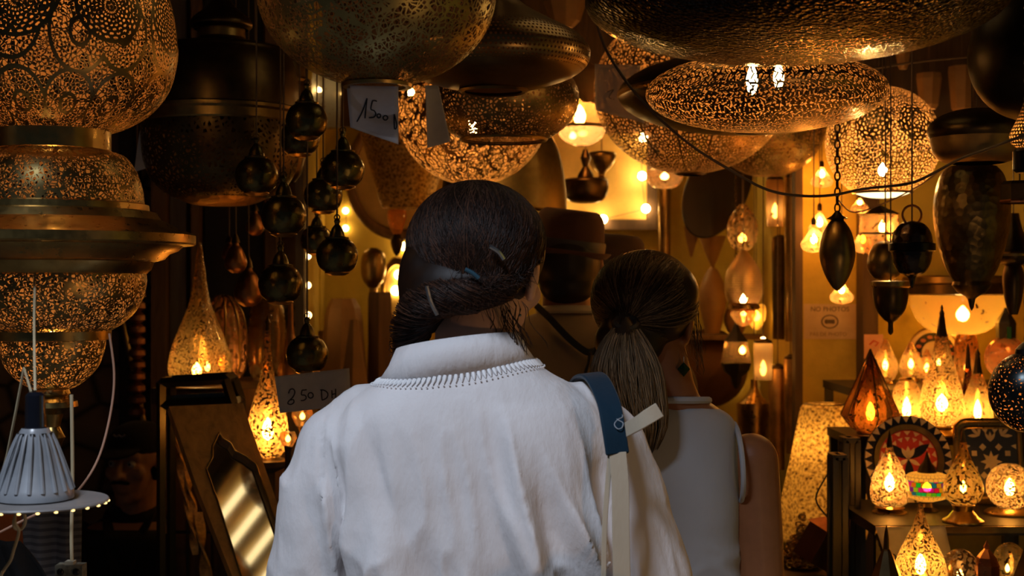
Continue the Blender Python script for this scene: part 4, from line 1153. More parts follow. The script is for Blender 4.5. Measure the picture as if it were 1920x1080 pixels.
fairy('pair of bright fairy lights on the oval mirror by the dark hair', [(748, 515), (742, 545)], 4.94, 70, 9)
fairy('single small fairy light beside the loop-topped onion pendant', [(648, 395), (648, 428)], 4.985, 40, 6)
fairy('loose fairy light under the dim plaster arch on the far wall', [(1374, 640), (1374, 713)], 4.985, 60, 6)

lamp('glass_bowl_pendant', 'clear glass bowl pendant with bright flame bulb beside the translucent paper', 'lamp', 1090, 4.45, [
    ('upper_bowl', gCLEAR, [(8, 186), (26, 196), (40, 215), (46, 236)], 'c', 36), ('belt', mOLD, [(46, 235), (49, 238), (46, 241)], '', 36),
    ('lower_bowl', glass('rosy_glass', (0.95, 0.6, 0.4), 0.1, 0.3), [(46, 240), (40, 256), (26, 268), (10, 274)], 'c', 36)], hang=CORD, bulbs=[(216, 300, 11, 40, -3), (254, 40, 7, 14, -16)])
lamp('hanging_dish_lamp', 'dark shallow dish lamp hanging before the golden picture', 'lamp', 1098, 4.6, [
    ('dish', mDARK, [(12, 333), (38, 336), (43, 345), (40, 366), (28, 378), (8, 381)], 'c', 40), ('stem', mDARK, [(4, 280), (10, 296), (5, 312), (14, 326), (16, 333)], '', 20)], hang=CORD)
lamp('hanging_cup_lamp', 'dark cup-shaped lamp hanging beside the dish lamp', 'lamp', 1128, 4.75, [
    ('cup', mOLD, [(14, 284), (27, 288), (25, 302), (16, 316), (8, 324), (6, 330), (12, 336), (2, 340)], 'c', 32)], hang=CORD)
lamp('pleated_bead_pendant', 'pale bead-hung pendant shade under the star-pierced globe', 'lamp', 1246, 4.6, [
    ('shade', glass('bead_glass', (0.95, 0.62, 0.36), 0.3, 0.4), [(20, 316), (34, 322), (33, 338), (22, 350), (6, 354)], 'c', 32)], hang=CORD, bulbs=[(330, 90, 8, 14)])
# round mirror and drum at the left of the back wall
root = thing('round_mirror', 'large round mirror in a brown wooden ring on the far wall', 'mirror', P(752, 448, Yb)); b = root.location
c0 = P(752, 330, Yb - .03) - b; Rm = 96 * K(Yb)
m = M().ring((0, 0, 0), Rm, 0.018, 56, 10, 'y'); m.v = [(x + c0.x, y + c0.y, z_ * 1.15 + c0.z) for x, y, z_ in m.v]; m.build('frame', MIDWOOD, root)
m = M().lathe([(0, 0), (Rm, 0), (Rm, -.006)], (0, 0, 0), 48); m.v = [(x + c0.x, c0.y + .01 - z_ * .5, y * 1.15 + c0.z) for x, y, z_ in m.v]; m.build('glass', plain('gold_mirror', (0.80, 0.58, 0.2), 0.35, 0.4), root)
lamp('parchment_drum', 'big brown parchment drum shade hanging before the round mirror', 'lamp', 762, 4.5, [
    ('shade', goldcloth('brown_parchment'), [(30, 150), (84, 175), (92, 215), (80, 275), (64, 330), (48, 384), (40, 390)], 'c', 36)], hang=CORD)
lamp('crystal_cluster', 'small glassy cluster lamp hanging at the foot of the round mirror', 'lamp', 744, 4.76, [
    ('shade', gCLEAR, [(10, 385), (18, 400), (14, 425), (6, 440)], 'c', 16), ('tail', mDARK, [(6, 439), (12, 452), (8, 470), (2, 480)], 'c', 12)], hang=CORD)
root = thing('oval_mirror', 'small oval mirror with brass rim beside the dark brown hair', 'mirror', P(744, 600, Yb)); b = root.location
m = M().ring((0, 0, 0), 26 * K(Yb), 0.008, 40, 8, 'y'); c0 = P(744, 545, Yb - .03) - b
m.v = [(x + c0.x, y + c0.y, z_ * 2.1 + c0.z) for x, y, z_ in m.v]; m.build('rim', mOLD, root)
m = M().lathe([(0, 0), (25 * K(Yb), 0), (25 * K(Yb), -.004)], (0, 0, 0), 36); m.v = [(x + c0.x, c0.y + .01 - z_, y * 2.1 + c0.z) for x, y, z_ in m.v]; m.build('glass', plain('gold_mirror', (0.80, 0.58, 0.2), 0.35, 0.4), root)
# sideboard along the back wall carrying vases and shades
ZS = 0.98
m = M(); a, c_ = (572 - 960) * K(4.7), (1415 - 960) * K(4.7)
sb = thing('sideboard', 'long wooden sideboard along the far wall behind the customers', 'sideboard', ((a + c_) / 2, 4.72, 0)); bl = sb.location
m = M().box(((a + c_) / 2, 4.72, ZS - .02), (c_ - a, 0.54, .04)); m.build('top', MIDWOOD, sb, (bl.x, bl.y, 0), False)
m = M().box(((a + c_) / 2, 4.76, (ZS - .04) / 2), (c_ - a - .06, 0.38, ZS - .04)); m.build('body', DARKWOOD, sb, (bl.x, bl.y, 0), False)
tan = plain('tan_hide_shade', (0.30, 0.16, 0.06), 0.7)
def on_side(px, py, parts, label, name, cat, bulbs=()):
    Y = shelfY(ZS, py); return lamp(name, label, cat, px, Y, parts, base_py=py, bulbs=bulbs)
pyS = 860
on_side(644, 852, [('shade', tan, [(22, 560), (32, 578), (36, 600), (44, 700), (48, 760)], '', 8), ('stem', mDARK, [(8, 758), (8, 832), (24, 848), (24, 852)], '', 16)], 'tan hide lampshade standing on the sideboard beside the brown column', 'hide_lamp', 'lamp', [(690, 40, 8, 20)])
on_side(712, 852, [('body', wood('walnut', (0.13, 0.06, 0.025)), [(20, 548), (22, 560), (22, 840), (26, 852)], '', 4)], 'dark brown square wooden column on the sideboard', 'wooden_column', 'column')
on_side(700, 845, [('body', mOLD, [(8, 466), (20, 476), (24, 500), (20, 525), (10, 540), (8, 560), (16, 836), (20, 845)], 'c', 24)], 'dim brass ball finial on a slim stand before the yellow wall', 'ball_stand', 'ornament')
on_side(596, 842, [('body', metal('clay_brass', (0.42, 0.24, 0.09), 0.5), [(22, 620), (18, 640), (12, 660), (18, 690), (25, 740), (25, 800), (18, 842)], 'c', 32)], 'tan waisted vase half hidden behind the lowest onion pendant', 'vase', 'vase')
on_side(664, 866, [('shade', tan, [(8, 600), (14, 640), (34, 760), (40, 850), (36, 866)], '', 6)], 'slim tan six-sided hide shade in front of the wooden column', 'hide_lamp', 'lamp')
# wall shelf and objects to the right of the customers
root = slab(1285, 627, 1440, 635, 4.84, 0.2, MIDWOOD, 'wall_shelf', 'narrow wooden wall shelf carrying dim vases behind the ponytail', 'shelf')
ZV = P(0, 627, 4.74).z
def on_ws(px, parts, label, name, cat, Y=4.80, bulbs=()):
    py = 540 + (EYE - ZV - 0.0005) * F / Y; top = parts
    return lamp(name, label, cat, px, Y, parts(py), base_py=py, bulbs=bulbs)
dimv = plain('brown_glazed_clay', (0.28, 0.15, 0.05), 0.5)
on_ws(1336, lambda b_: [('body', dimv, [(13, b_), (20, b_ - 30), (26, b_ - 62), (22, b_ - 92), (10, b_ - 118), (4, b_ - 126), (12, b_ - 146), (26, b_ - 182)], 'c', 32)], 'dim brown vase with a flared cone mouth on the wall shelf', 'vase', 'vase')
on_ws(1379, lambda b_: [('body', dimv, [(14, b_), (22, b_ - 26), (14, b_ - 52), (10, b_ - 70), (14, b_ - 84)], 'c', 28)], 'short dim pot on the wall shelf next to the flared vase', 'pot', 'pot', 4.82)
lamp('triangle_sconce', 'brown triangular wall sconce left of the big oval disc', 'sconce', 1296, 4.86, [
    ('shade', dimv, [(17, 425), (12, 450), (2, 482)], '', 3)], hang=(mCORD, 'cord', 0.002))
root = thing('dark_disc', 'big dark oval disc leaning out from the far wall above the brass pendants', 'disc', P(1340, 445, 4.7)); b = root.location
c0 = P(1346, 352, 4.7) - b
m = M().lathe([(0, 0), (.168, 0), (.172, -.006), (.168, -.014), (0, -.014)], (0, 0, 0), 56)
rt = Matrix.Rotation(0.45, 3, 'Y') @ Matrix.Rotation(PI / 2 - .15, 3, 'X')
m.v = [tuple(c0 + rt @ Vector((x * .62, y * 1.08, z_))) for x, y, z_ in m.v]; m.build('plate', plain('near_black_plate', (0.02, 0.012, 0.008), 0.4), root)
M().tube([c0 + Vector((0, 0, .12)), c0 + Vector((0, 0.05, .4)), (c0.x, .08, CEIL - b.z)], 0.002, 6).build('hanging_wire', mCORD, root)
gh = pierced('etched_gold_brass', 'dots', 0.007, (0.50, 0.33, 0.12), 0.38, 0.22)
lamp('etched_egg_pendant', 'small etched brass egg pendant above the larger footed one', 'lamp', 1392, 4.5, [
    ('shade', glass('etched_amber_glass', (0.9, 0.55, 0.2), 0.5, 0.4), [(5, 382), (14, 392), (26, 412), (29, 436), (24, 456), (12, 470)], 'c', 36)], hang=CORD, bulbs=[(446, 45, 8, 18)])
lamp('etched_drop_pendant', 'larger etched brass drop pendant with glowing base and pale ring', 'lamp', 1394, 4.25, [
    ('shade', gh, [(4, 468), (12, 478), (30, 505), (36, 535), (34, 556), (26, 570)], 'c', 40), ('ring', mBRASS, [(26, 569), (30, 572), (30, 579), (22, 582)], '', 40),
    ('cup', gCLEAR, [(22, 581), (24, 590), (14, 606), (4, 612)], 'c', 32)], hang=CORD, bulbs=[(560, 260, 7, 18), (588, 60, 5, 8)])
lamp('lit_yellow_shade', 'small bright yellow shade glowing beneath the etched drop pendant', 'lamp', 1418, 4.6, [
    ('shade', glass('yellow_paper_glass', (0.98, 0.62, 0.12), 0.0, 0.12, 0.02), [(14, 570), (18, 578), (16, 600), (6, 618)], 'c', 24)], hang=CORD, bulbs=[(592, 70, 8, 20)])
r = lamp('hexagon_lantern', 'dark hexagonal lantern with smoked panes on a twisted stem', 'lantern', 1380, 4.44, [
    ('roof', mIRON, [(3, 606), (10, 622), (24, 640)], '', 6), ('panes', glass('smoked_panes', (0.5, 0.28, 0.1), 0.2, 0.6), [(22, 640), (30, 680)], '', 6), ('base', mIRON, [(30, 680), (26, 694), (12, 706), (8, 720), (3, 728)], '', 6)], hang=CHAIN, bulbs=[(656, 190, 6, 16, 12)])
def tube_lamp(px, y0, y1, r, Y, mat, label, bulbs=(), name='tube_pendant', taper=0.9, cap=True):
    parts = [('shade', mat, [(r * .9, y0), (r, y0 + 6), (r * taper, y1)], '', 24)]
    if cap: parts.append(('cap', mDARK, [(r * .3, y0 - 8), (r * .9, y0 - 3), (r * .95, y0 + 1)], '', 24))
    return lamp(name, label, 'lamp', px, Y, parts, hang=CORD, bulbs=bulbs)
pal = glass('pale_amber_panel', (0.95, 0.62, 0.28), 0.1, 0.15, 0.02)
tube_lamp(1453, 336, 425, 17, 4.35, pal, 'warm lit tube pendant under the sagging dark cable', [(395, 30, 6, 30)])
tube_lamp(1482, 332, 640, 11, 4.30, mOLD, 'long thin brass tube pendant next to the dark door post')
tube_lamp(1462, 448, 636, 15, 4.45, mDARK, 'long dark tube pendant behind the thin brass one')
tube_lamp(1431, 642, 712, 18, 4.2, pal, 'pale lit cylinder lamp with white hot top', [(636, 100, 7, 8), (690, 24, 6, 30)])
tube_lamp(1458, 690, 880, 18, 4.27, metal('copper_gold_sheet', (0.6, 0.36, 0.14), 0.42), 'tall copper gold tapering tube hanging low before the door post', taper=0.7)
tube_lamp(1482, 672, 850, 13, 4.2, metal('copper_gold_sheet', (0.6, 0.36, 0.14), 0.42), 'slimmer copper gold tube hanging right beside the taller one', taper=0.6)
tube_lamp(1246, 345, 520, 12, 4.75, mOLD, 'narrow brass tube pendant between golden picture and triangular sconce')
lamp('steel_funnel', 'shiny funnel lamp with bright streaks below the hexagonal lantern', 'lamp', 1414, 4.36, [
    ('shade', mBRASS, [(6, 712), (10, 735), (28, 756), (32, 764), (26, 860), (20, 870)], 'c', 32)], hang=CORD)
root = thing('round_brass_gong', 'big dim brown round gong on the far wall by the ponytail ear', 'gong', P(1330, 760, 4.92)); b = root.location
c0 = P(1330, 690, 4.92) - b
m = M().lathe([(0, .02), (.10, .02), (.135, 0), (.14, -.01)], (0, 0, 0), 48); m.v = [(x + c0.x, -z_ + c0.y, y + c0.z) for x, y, z_ in m.v]; m.build('disc', plain('brown_bronze', (0.14, 0.065, 0.02), 0.45, 0.7), root)
M().tube([c0 + Vector((0, 0, .13)), c0 + Vector((0, .06, .22))], 0.003, 6).build('hanging_cord', mCORD, root)
# dim shades high in the far right corner
for px, y0, y1, rr, lab, st_ in ((1742, 138, 205, 24, 'dim tan cone shade with a lit lower tip, high behind the black hammered lantern', 60), (1803, 125, 212, 26, 'taller dim tan shade beside the shadow dome, high in the corner', 20), (1693, 88, 130, 14, 'tiny dim tan shade under the rim of the black hammered lantern', 8)):
    lamp('cone_pendant', lab, 'lamp', px, 3.95, [('shade', tan, [(rr * .95, y0), (rr, y0 + 10), (rr * .75, y1 - 8), (rr * .5, y1)], '', 8)], group='dim cone shades under the roof', hang=CORD, bulbs=[(y1 - 14, st_, 5, 12)])
lamp('cone_pendant', 'tan cone shade lit high between saucer and black hammered lanterns', 'lamp', 1060, 4.1, [('shade', tan, [(36, -10), (40, 4), (28, 40), (14, 52)], '', 8)], hang=CORD, bulbs=[(20, 40, 6, 16)])
lamp('cone_pendant', 'tan leaf-shaped shade tucked behind the translucent paper', 'lamp', 1100, 4.2, [('shade', tan, [(10, 120), (24, 135), (28, 160), (14, 184), (4, 192)], 'c', 16)], hang=CORD, bulbs=[(165, 18, 5, 12)])
lamp('strip_window_lamp', 'pale lit glass box lamp glimpsed over the topmost onion pendant', 'lamp', 612, 4.3, [('shade', glass('pale_blue_glass', (0.75, 0.78, 0.8), 0.0, 0.2), [(26, 136), (28, 150), (26, 240)], '', 4)], hang=CORD, bulbs=[(168, 60, 6, 10, -14)])

# ------------------------------------------------------------------ 10 left corner: lamps, frames, mirror
chest = thing('corner_chest', 'dark wooden chest in the left corner under the teardrop lamps', 'chest', (P(400, 0, 3.75).x, 3.72, 0)); bl = chest.location
ZL = P(0, 724, 3.57).z
a, c_ = (322 - 960) * K(3.7), (575 - 960) * K(3.7)
M().box(((a + c_) / 2, 3.72, ZL - .02), (c_ - a, .46, .04)).build('top', DARKWOOD, chest, (bl.x, bl.y, 0), False)
M().box(((a + c_) / 2, 3.74, (ZL - .04) / 2), (c_ - a - .05, .40, ZL - .04)).build('body', DARKWOOD, chest, (bl.x, bl.y, 0), False)
def on_chest(px, py, parts, label, bulbs=(), name='table_lamp', cat='lamp'):
    return lamp(name, label, cat, px, shelfY(ZL, py), parts, base_py=py, bulbs=bulbs)
on_chest(375, 724, [('shade', gGOLD, [(38, 719), (54, 708), (59, 688), (53, 655), (38, 615), (22, 575), (14, 540), (9, 500), (5, 470), (2, 456)], 'c', 44), ('foot', mDARK, [(38, 718), (42, 724)], '', 32)],
    'tall-necked gold crackle teardrop lamp glowing in the left corner', [(694, 130, 9, 28, -6), (688, 80, 5, 18, 14)])
r = on_chest(418, 716, [('core', glass('copper_mesh_glass', (0.9, 0.4, 0.15), 0.7, 0.3), [(30, 713), (42, 688), (44, 640), (36, 590), (18, 562), (4, 556)], 'c', 36)],
    'copper-toned melon lamp with dark ribs behind the crackle teardrop', [(680, 60, 8, 30)])
Yr = shelfY(ZL, 716); kk = K(Yr)
for k in range(10):
    an = 2 * PI * k / 10; q = catmull([(rr * kk * math.cos(an), rr * kk * math.sin(an), (716 - y) * kk) for rr, y in ((31, 713), (43, 688), (45, 640), (37, 590), (18, 561), (3, 555))], 5)
    M().tube(q, 0.0032, 6).build('rib', mOLD, r)
on_chest(501, 713, [('shade', glass('dim_crackle_glass', (0.6, 0.4, 0.18), 0.75, 0.2), [(26, 712), (34, 690), (36, 640), (32, 590), (24, 560), (12, 540)], 'c', 36)], 'dim crackle glass vase lamp behind the slender bright drop', [(690, 14, 6, 20)])
on_chest(545, 722, [('shade', metal('brown_neck_brass', (0.3, 0.15, 0.06), 0.4), [(20, 722), (24, 696), (14, 660), (8, 630), (5, 600), (4, 540), (3, 500)], 'c', 28)], 'slender unlit brown bottle lamp with long thin neck')
Yn = 3.30; zn = P(0, 862, Yn).z
ped = thing('lamp_pedestal', 'dark slim pedestal hidden behind the white shirt carrying a bright drop lamp', 'pedestal', (P(500, 0, Yn).x, Yn, 0))
M().lathe([(0.001, 0), (.05, 0), (.05, .02), (.02, .05), (.02, zn - .03), (.06, zn - .012), (.06, zn), (.001, zn)], (0, 0, 0), 28).build('column', DARKWOOD, ped)
lamp('table_lamp', 'bright slender-necked gold drop lamp beside the 250 DH paper', 'lamp', 502, Yn, [
    ('shade', glass('hot_gold_glass', (1.0, 0.58, 0.18), 0.6, 0.35, 0.0045), [(22, 858), (34, 842), (39, 815), (34, 778), (22, 735), (12, 700), (7, 660), (5, 620)], 'c', 40), ('foot', mDARK, [(22, 857), (28, 862)], '', 28), ('neck', mDARK, [(5, 622), (4, 610), (5, 606), (2, 598), (0.4, 592)], '', 16)], base_py=861.6, bulbs=[(805, 230, 11, 44)])
for px, py, rr, lab in ((567, 800, 20, 'small amber votive lamp beneath the 250 DH paper'), (540, 838, 16, 'tiny copper cup by the shoulder of the white shirt')):
    Yq = 3.33 if py < 820 else 3.08; zq = P(0, py, Yq).z
    rt_ = lamp('votive_lamp', lab, 'lamp', px, Yq, [('cup', gCLEAR, [(rr * .5, py), (rr, py - rr), (rr * .8, py - rr * 1.8)], 'c', 24), ('stand', mDARK, [(rr * .5, py - 1), (6, py + 8), (6, 540 + EYE * F / Yq - 4), (26, 540 + EYE * F / Yq)], '', 20)], bulbs=[(py - rr, 50, 5, 14)])
# black open box frame
root = thing('black_box_frame', 'black open wooden box frame above the gold mirror board', 'frame', P(368, 760, 3.35)); b = root.location
bk = plain('black_lacquer_wood', (0.012, 0.012, 0.013), 0.3)
def rail(p, q, w, name='rail', mat=bk, rt=root):
    M().tube([p - rt.location, q - rt.location], w, 4).build(name, mat, rt, smooth=False)
A, B_, D_, E_ = P(302, 718, 3.35), P(422, 711, 3.35), P(437, 756, 3.35), P(302, 760, 3.35)
for p, q in ((A, B_), (B_, D_), (D_, E_), (E_, A)): rail(p, q, 0.012); rail(p + Vector((0, .10, 0)), q + Vector((0, .10, 0)), 0.012)
for p in (A, B_, D_, E_): rail(p, p + Vector((0, .10, 0)), 0.012, 'spacer')
for p in (D_, E_): rail(p, Vector((p.x, p.y, 0.0)), 0.011, 'leg'); rail(p + Vector((0, .1, 0)), Vector((p.x, p.y + .1, 0.0)), 0.011, 'leg')
M().prism([P(306, 742, 3.38) - b, P(420, 735, 3.38) - b, P(430, 756, 3.38) - b, P(304, 758, 3.38) - b], (0, .004, 0)).build('glass_panel', plain('dark_green_glass', (0.015, 0.03, 0.025), 0.12), root, smooth=False)

# gold board with arched mirror, leaning
iv = lambda x, y: 1.0 / 3.02 + (x - 400) * -0.00006 + (y - 860) * 0.00009
def Q(x, y, off=0.0): return P(x, y, 1.0 / iv(x, y) + off)
root = thing('mirror_board', 'leaning gold-brown board with a pointed arch mirror cut into it', 'mirror', Q(450, 1100)); b = root.location
gb = wood('gilt_board', (0.55, 0.29, 0.075), 4.0, 0.45)
outer = [(317, 762), (456, 756), (470, 800), (498, 880), (560, 1060), (600, 1180), (500, 1210), (436, 1082), (372, 920)]
arch = [(411, 812), (417, 822), (432, 831), (441, 846), (460, 856), (480, 871), (492, 905), (520, 985), (552, 1080), (508, 1120), (470, 1130), (452, 1080), (430, 1010), (408, 940), (387, 880), (398, 858), (398, 838)]
def inside(x, y, poly):
    r_ = False; j = len(poly) - 1
    for i in range(len(poly)):
        if (poly[i][1] > y) != (poly[j][1] > y) and x < (poly[j][0] - poly[i][0]) * (y - poly[i][1]) / (poly[j][1] - poly[i][1]) + poly[i][0]: r_ = not r_
        j = i
    return r_
nrm = (Q(460, 760) - Q(320, 760)).cross(Q(372, 920) - Q(320, 760)).normalized()
if nrm.y > 0: nrm = -nrm
# the board around the opening: bridge polygon filled by triangulation
from mathutils.geometry import tessellate_polygon
oc = [Q(*p) - b for p in outer]; ic = [Q(*p) - b for p in arch]
tri = tessellate_polygon([oc, ic]); allp = oc + ic
m = M(); n_ = len(allp)
vs = allp + [p - nrm * 0.02 for p in allp]
fs = [tuple(t_) for t_ in tri] + [tuple(i + n_ for i in t_)[::-1] for t_ in tri]
no = len(oc)
fs += [(i, (i + 1) % no, (i + 1) % no + n_, i + n_) for i in range(no)]
ni = len(ic)
fs += [(no + i, no + (i + 1) % ni, no + (i + 1) % ni + n_, no + i + n_) for i in range(ni)]
m.add(vs, fs); m.build('board', gb, root, smooth=False)
mir = T('mirror_glass'); mg = mir.n('ShaderNodeBsdfGlossy'); mg.inputs['Color'].default_value = (0.86, 0.84, 0.78, 1); mg.inputs['Roughness'].default_value = 0.05
mg_ = mir.done(mg.outputs[0])
m = M().add([p - nrm * 0.014 for p in ic], [tuple(range(ni))]); m.build('mirror_glass', mg_, root, smooth=False)
m = M(); m.tube([p + nrm * .001 for p in ic] + [ic[0] + nrm * .001], 0.0022, 6, False); m.build('arch_bead', mOLD, root)
for sx in (-1, 1):
    foot = Q(500 + sx * 40, 1190) - b
    M().tube([foot, (foot.x, foot.y + .12, -b.z)], 0.014, 4).build('easel_leg', DARKWOOD, root, smooth=False)

# wire rack with twisted copper ornaments
root = thing('wire_rack', 'black wire rack beside the seated man hung with twisted copper strips', 'rack', (P(350, 0, 3.5).x, 3.5, 0)); b = root.location
for x0, x1 in ((312, 306), (352, 352), (398, 404)):
    p, q = P(x0, 775, 3.5), P(x1, 775, 3.5)
    M().tube([(p.x - b.x, 0, 0), (p.x - b.x, 0, p.z)], 0.004, 6).build('upright', mIRON, root)
for yy in (780, 872, 998):
    p, q = P(306, yy, 3.5), P(404, yy, 3.5); M().tube([(p.x - b.x, 0, p.z), (q.x - b.x, 0, q.z)], 0.004, 6).build('rung', mIRON, root)
cg = plain('crinkled_gold', (0.95, 0.56, 0.16), 0.38, 0.35, 0.5, 60, 0.8, 160)
def strip(x0, y0, x1, y1, w, label, tw=5.0):
    n = 26; p, q = P(x0, y0, 3.46), P(x1, y1, 3.46); vs = []; fs = []
    for i in range(n + 1):
        t = i / n; c_ = p.lerp(q, t); a_ = tw * t; ww = w * K(3.46) * (0.55 + 0.45 * math.sin(PI * t))
        d = Vector((math.cos(a_), math.sin(a_) * .7, 0)) * ww; e_ = Vector((-math.sin(a_), math.cos(a_), 0)) * 0.003
        vs += [c_ - d - e_, c_ + d - e_, c_ + d + e_, c_ - d + e_]
        if i: fs += [(4 * (i - 1) + k, 4 * (i - 1) + (k + 1) % 4, 4 * i + (k + 1) % 4, 4 * i + k) for k in range(4)]
    fs += [(3, 2, 1, 0), (4 * n, 4 * n + 1, 4 * n + 2, 4 * n + 3)]
    tag(M().add(vs, fs).build('hanging_strip', cg, None, p), label, 'ornament', 'crinkled copper strips on the wire rack')
strip(317, 778, 319, 985, 10, 'long flat crinkled gold strip next to the seated man', 1.0)
strip(330, 800, 352, 960, 9, 'twisted copper strip slanting past the middle of the wire rack', 6)
strip(352, 880, 366, 1040, 11, 'short twisted copper strip low on the wire rack', 7)
strip(372, 960, 392, 1120, 13, 'broad crinkled gold strip lowest on the wire rack beside the mirror', 4)
strip(305, 930, 312, 1000, 7, 'small copper strip behind the shoulder of the seated man', 3)

# ribbed stem and brass rod in the dark
pr = [(2, 420)]
for k in range(16): pr += [(6, 430 + k * 22), (15, 437 + k * 22), (16, 446 + k * 22), (6, 452 + k * 22)]
lamp('ribbed_stem', 'dim brown ribbed metal stem hanging in the dark behind the tiered lantern', 'ornament', 257, 3.9, [('stem', metal('brown_copper', (0.28, 0.13, 0.06), 0.45), pr, '', 20)], hang=CORD)
p, q = P(228, 590, 4.42), P(268, 782, 4.38)
gl_ = M().tube([p, q, q + (q - p) * 2.2], 0.010, 10)
tag(gl_.build('brass_rod', mOLD, None, (q + (q - p) * 2.2)), 'slanting brass rod leaning in the dark above the seated man', 'rod')
# added light, out of frame, put in to make stripes in the arch mirror
r = thing('added_stripe_light', 'added slatted light out of view, reflected as stripes in the arch mirror', 'light', (0.36, 2.60, CEIL - 0.1))
M().box((0, 0, 0.05), (0.46, 0.5, 0.09)).build('tray', mOLD, r, smooth=False)
for k in range(5):
    M().tube([(-.20 + k * .095, -.23, -.012), (-.16 + k * .095, .23, -.012)], .013, 10).build('tube', emit('tube_glow', 3.6, (1.0, .74, .36)), r)
# ragged dark and patterned cloths, clay pot at the lower left edge
def drape(label, corners, Y, mat, amp=0.02, name='hanging_cloth'):
    n = 18; cs = [P(x, y, Y) for x, y in corners]; b = cs[3].copy()
    vs = []
    for j in range(n + 1):
        for i in range(n + 1):
            u, v = i / n, j / n
            p = cs[0] * (1 - u) * (1 - v) + cs[1] * u * (1 - v) + cs[2] * u * v + cs[3] * (1 - u) * v
            vs.append(p + Vector((0, amp * math.sin(u * 14 + v * 2) * (0.3 + v), 0)))
    fs = [(j * (n + 1) + i, j * (n + 1) + i + 1, (j + 1) * (n + 1) + i + 1, (j + 1) * (n + 1) + i) for j in range(n) for i in range(n)]
    o = M().add(vs, fs).build(name, mat, None, b); sd = o.modifiers.new('t', 'SOLIDIFY'); sd.thickness = 0.003
    return tag(o, label, 'cloth')
def striped(name):
    t = T(name); o = t.coords('Object'); x, y, z_ = t.sep(o); s_ = ((z_ * 70).fract() - 0.5).abs()
    return t.done(t.bsdf(t.mixc(s_.lt(0.28), (0.10, 0.09, 0.095), (0.20, 0.18, 0.18)), 0.85))
drape('grey striped woven cloth hanging beneath the disc of the work lamp', [(40, 958), (152, 952), (140, 1500), (70, 1560)], 2.75, striped('grey_stripes'))

# ------------------------------------------------------------------ 11 people
def head_parts(m, c, R, s=1.0):
    """face looks along local +y of R"""
    def at(x, y, z): return Vector(c) + R @ Vector((x * s, y * s, z * s))
    E = lambda p, r: m.ell(at(*p), tuple(q * s for q in r), 20, 14, R)
    E((0, -.012, .028), (.074, .094, .086)); E((0, .028, -.035), (.058, .066, .078)); E((0, .066, -.094), (.024, .022, .020))
    E((0, .045, -.085), (.042, .040, .028))
    m.chain([(at(0, .086, .022), .011 * s), (at(0, .104, -.012), .011 * s), (at(0, .108, -.024), .014 * s)])
    for q in (-1, 1):
        m.ell(at(q * .011, .098, -.028), (.009 * s, .009 * s, .007 * s), 10, 8)
        m.chain([(at(q * .012, .083, .026), .011 * s), (at(q * .044, .070, .026), .011 * s)])
        E((q * .040, .060, -.022), (.024, .022, .022))
        m.ell(at(q * .081, -.006, -.012), (.009 * s, .020 * s, .033 * s), 14, 10, R @ Matrix.Rotation(q * 0.45, 3, 'Z'))
        m.ell(at(q * .076, .004, -.034), (.008 * s, .011 * s, .012 * s), 12, 8, R)
    m.chain([(at(-.020, .084, -.055), .008 * s), (at(0, .092, -.053), .009 * s), (at(.020, .084, -.055), .008 * s)])
    m.chain([(at(-.017, .083, -.066), .008 * s), (at(0, .090, -.067), .010 * s), (at(.017, .083, -.066), .008 * s)])
def hand(m, w, d, side):
    """palm, four bent fingers, thumb"""
    d = Vector(d).normalized(); up = Vector((0, 0, 1)) - d * d.z
    if up.length < 0.2: up = Vector((0, 1, 0)) - d * d.y
    up.normalize(); x = d.cross(up); w = Vector(w)
    m.chain([(w, .026), (w + d * .045, .027), (w + d * .075, .024)])
    m.ell(w + d * .05 , (.036, .036, .036), 12, 8)
    for k, L in enumerate((.070, .080, .074, .058)):
        s0 = w + d * .08 + up * (.030 - .020 * k)
        m.chain([(s0, .0095), (s0 + d * L * .5 + x * .010 * side, .009), (s0 + d * L * .8 + x * .028 * side, .008)])
    t0 = w + d * .025 + up * .028
    m.chain([(t0, .012), (t0 + d * .03 + up * .022, .011), (t0 + d * .058 + up * .026 + x * .012 * side, .009)])
EYEW = plain('eye_white', (0.55, 0.50, 0.45), 0.2); IRIS = plain('eye_dark', (0.02, 0.012, 0.008), 0.1)
def eyes(root, base, c, R, s=1.0):
    for q in (-1, 1):
        p = Vector(c) + R @ Vector((q * .030 * s, .076 * s, .008 * s))
        e_ = M().ell(p, (.0125 * s,) * 3, 16, 10).build('eye', EYEW, root, base)
        M().ell(p + R @ Vector((0, .0085 * s, 0)), (.0055 * s,) * 3, 12, 8).build('iris', IRIS, e_, base)
def arm(m, sh, el_, wr, r=(.048, .040, .033, .024)):
    sh, el_, wr = Vector(sh), Vector(el_), Vector(wr)
    m.chain([(sh, r[0]), (sh.lerp(el_, .5), r[1] * 1.05), (el_, r[1] * .92), (el_.lerp(wr, .35), r[2] * 1.08), (wr, r[3])])
def leg(m, hip, kn, an, toe, r=(.085, .06, .05, .036)):
    hip, kn, an, toe = map(Vector, (hip, kn, an, toe))
    m.chain([(hip, r[0]), (hip.lerp(kn, .5), r[1] * 1.15), (kn, r[1]), (kn.lerp(an, .35), r[2] * 1.08), (an, r[3])])
    m.chain([(an - Vector((0, 0, .03)), .036), (an.lerp(toe, .6), .034), (toe, .026)])
def mesh_part(name, m, vox, mat, root, base, smooth=4, fn=None):
    b = Vector(base); m.v = [tuple(Vector(p) - b) for p in m.v]
    return link(name, voxel(m, vox, smooth, fn), mat, root, None, True, 180)
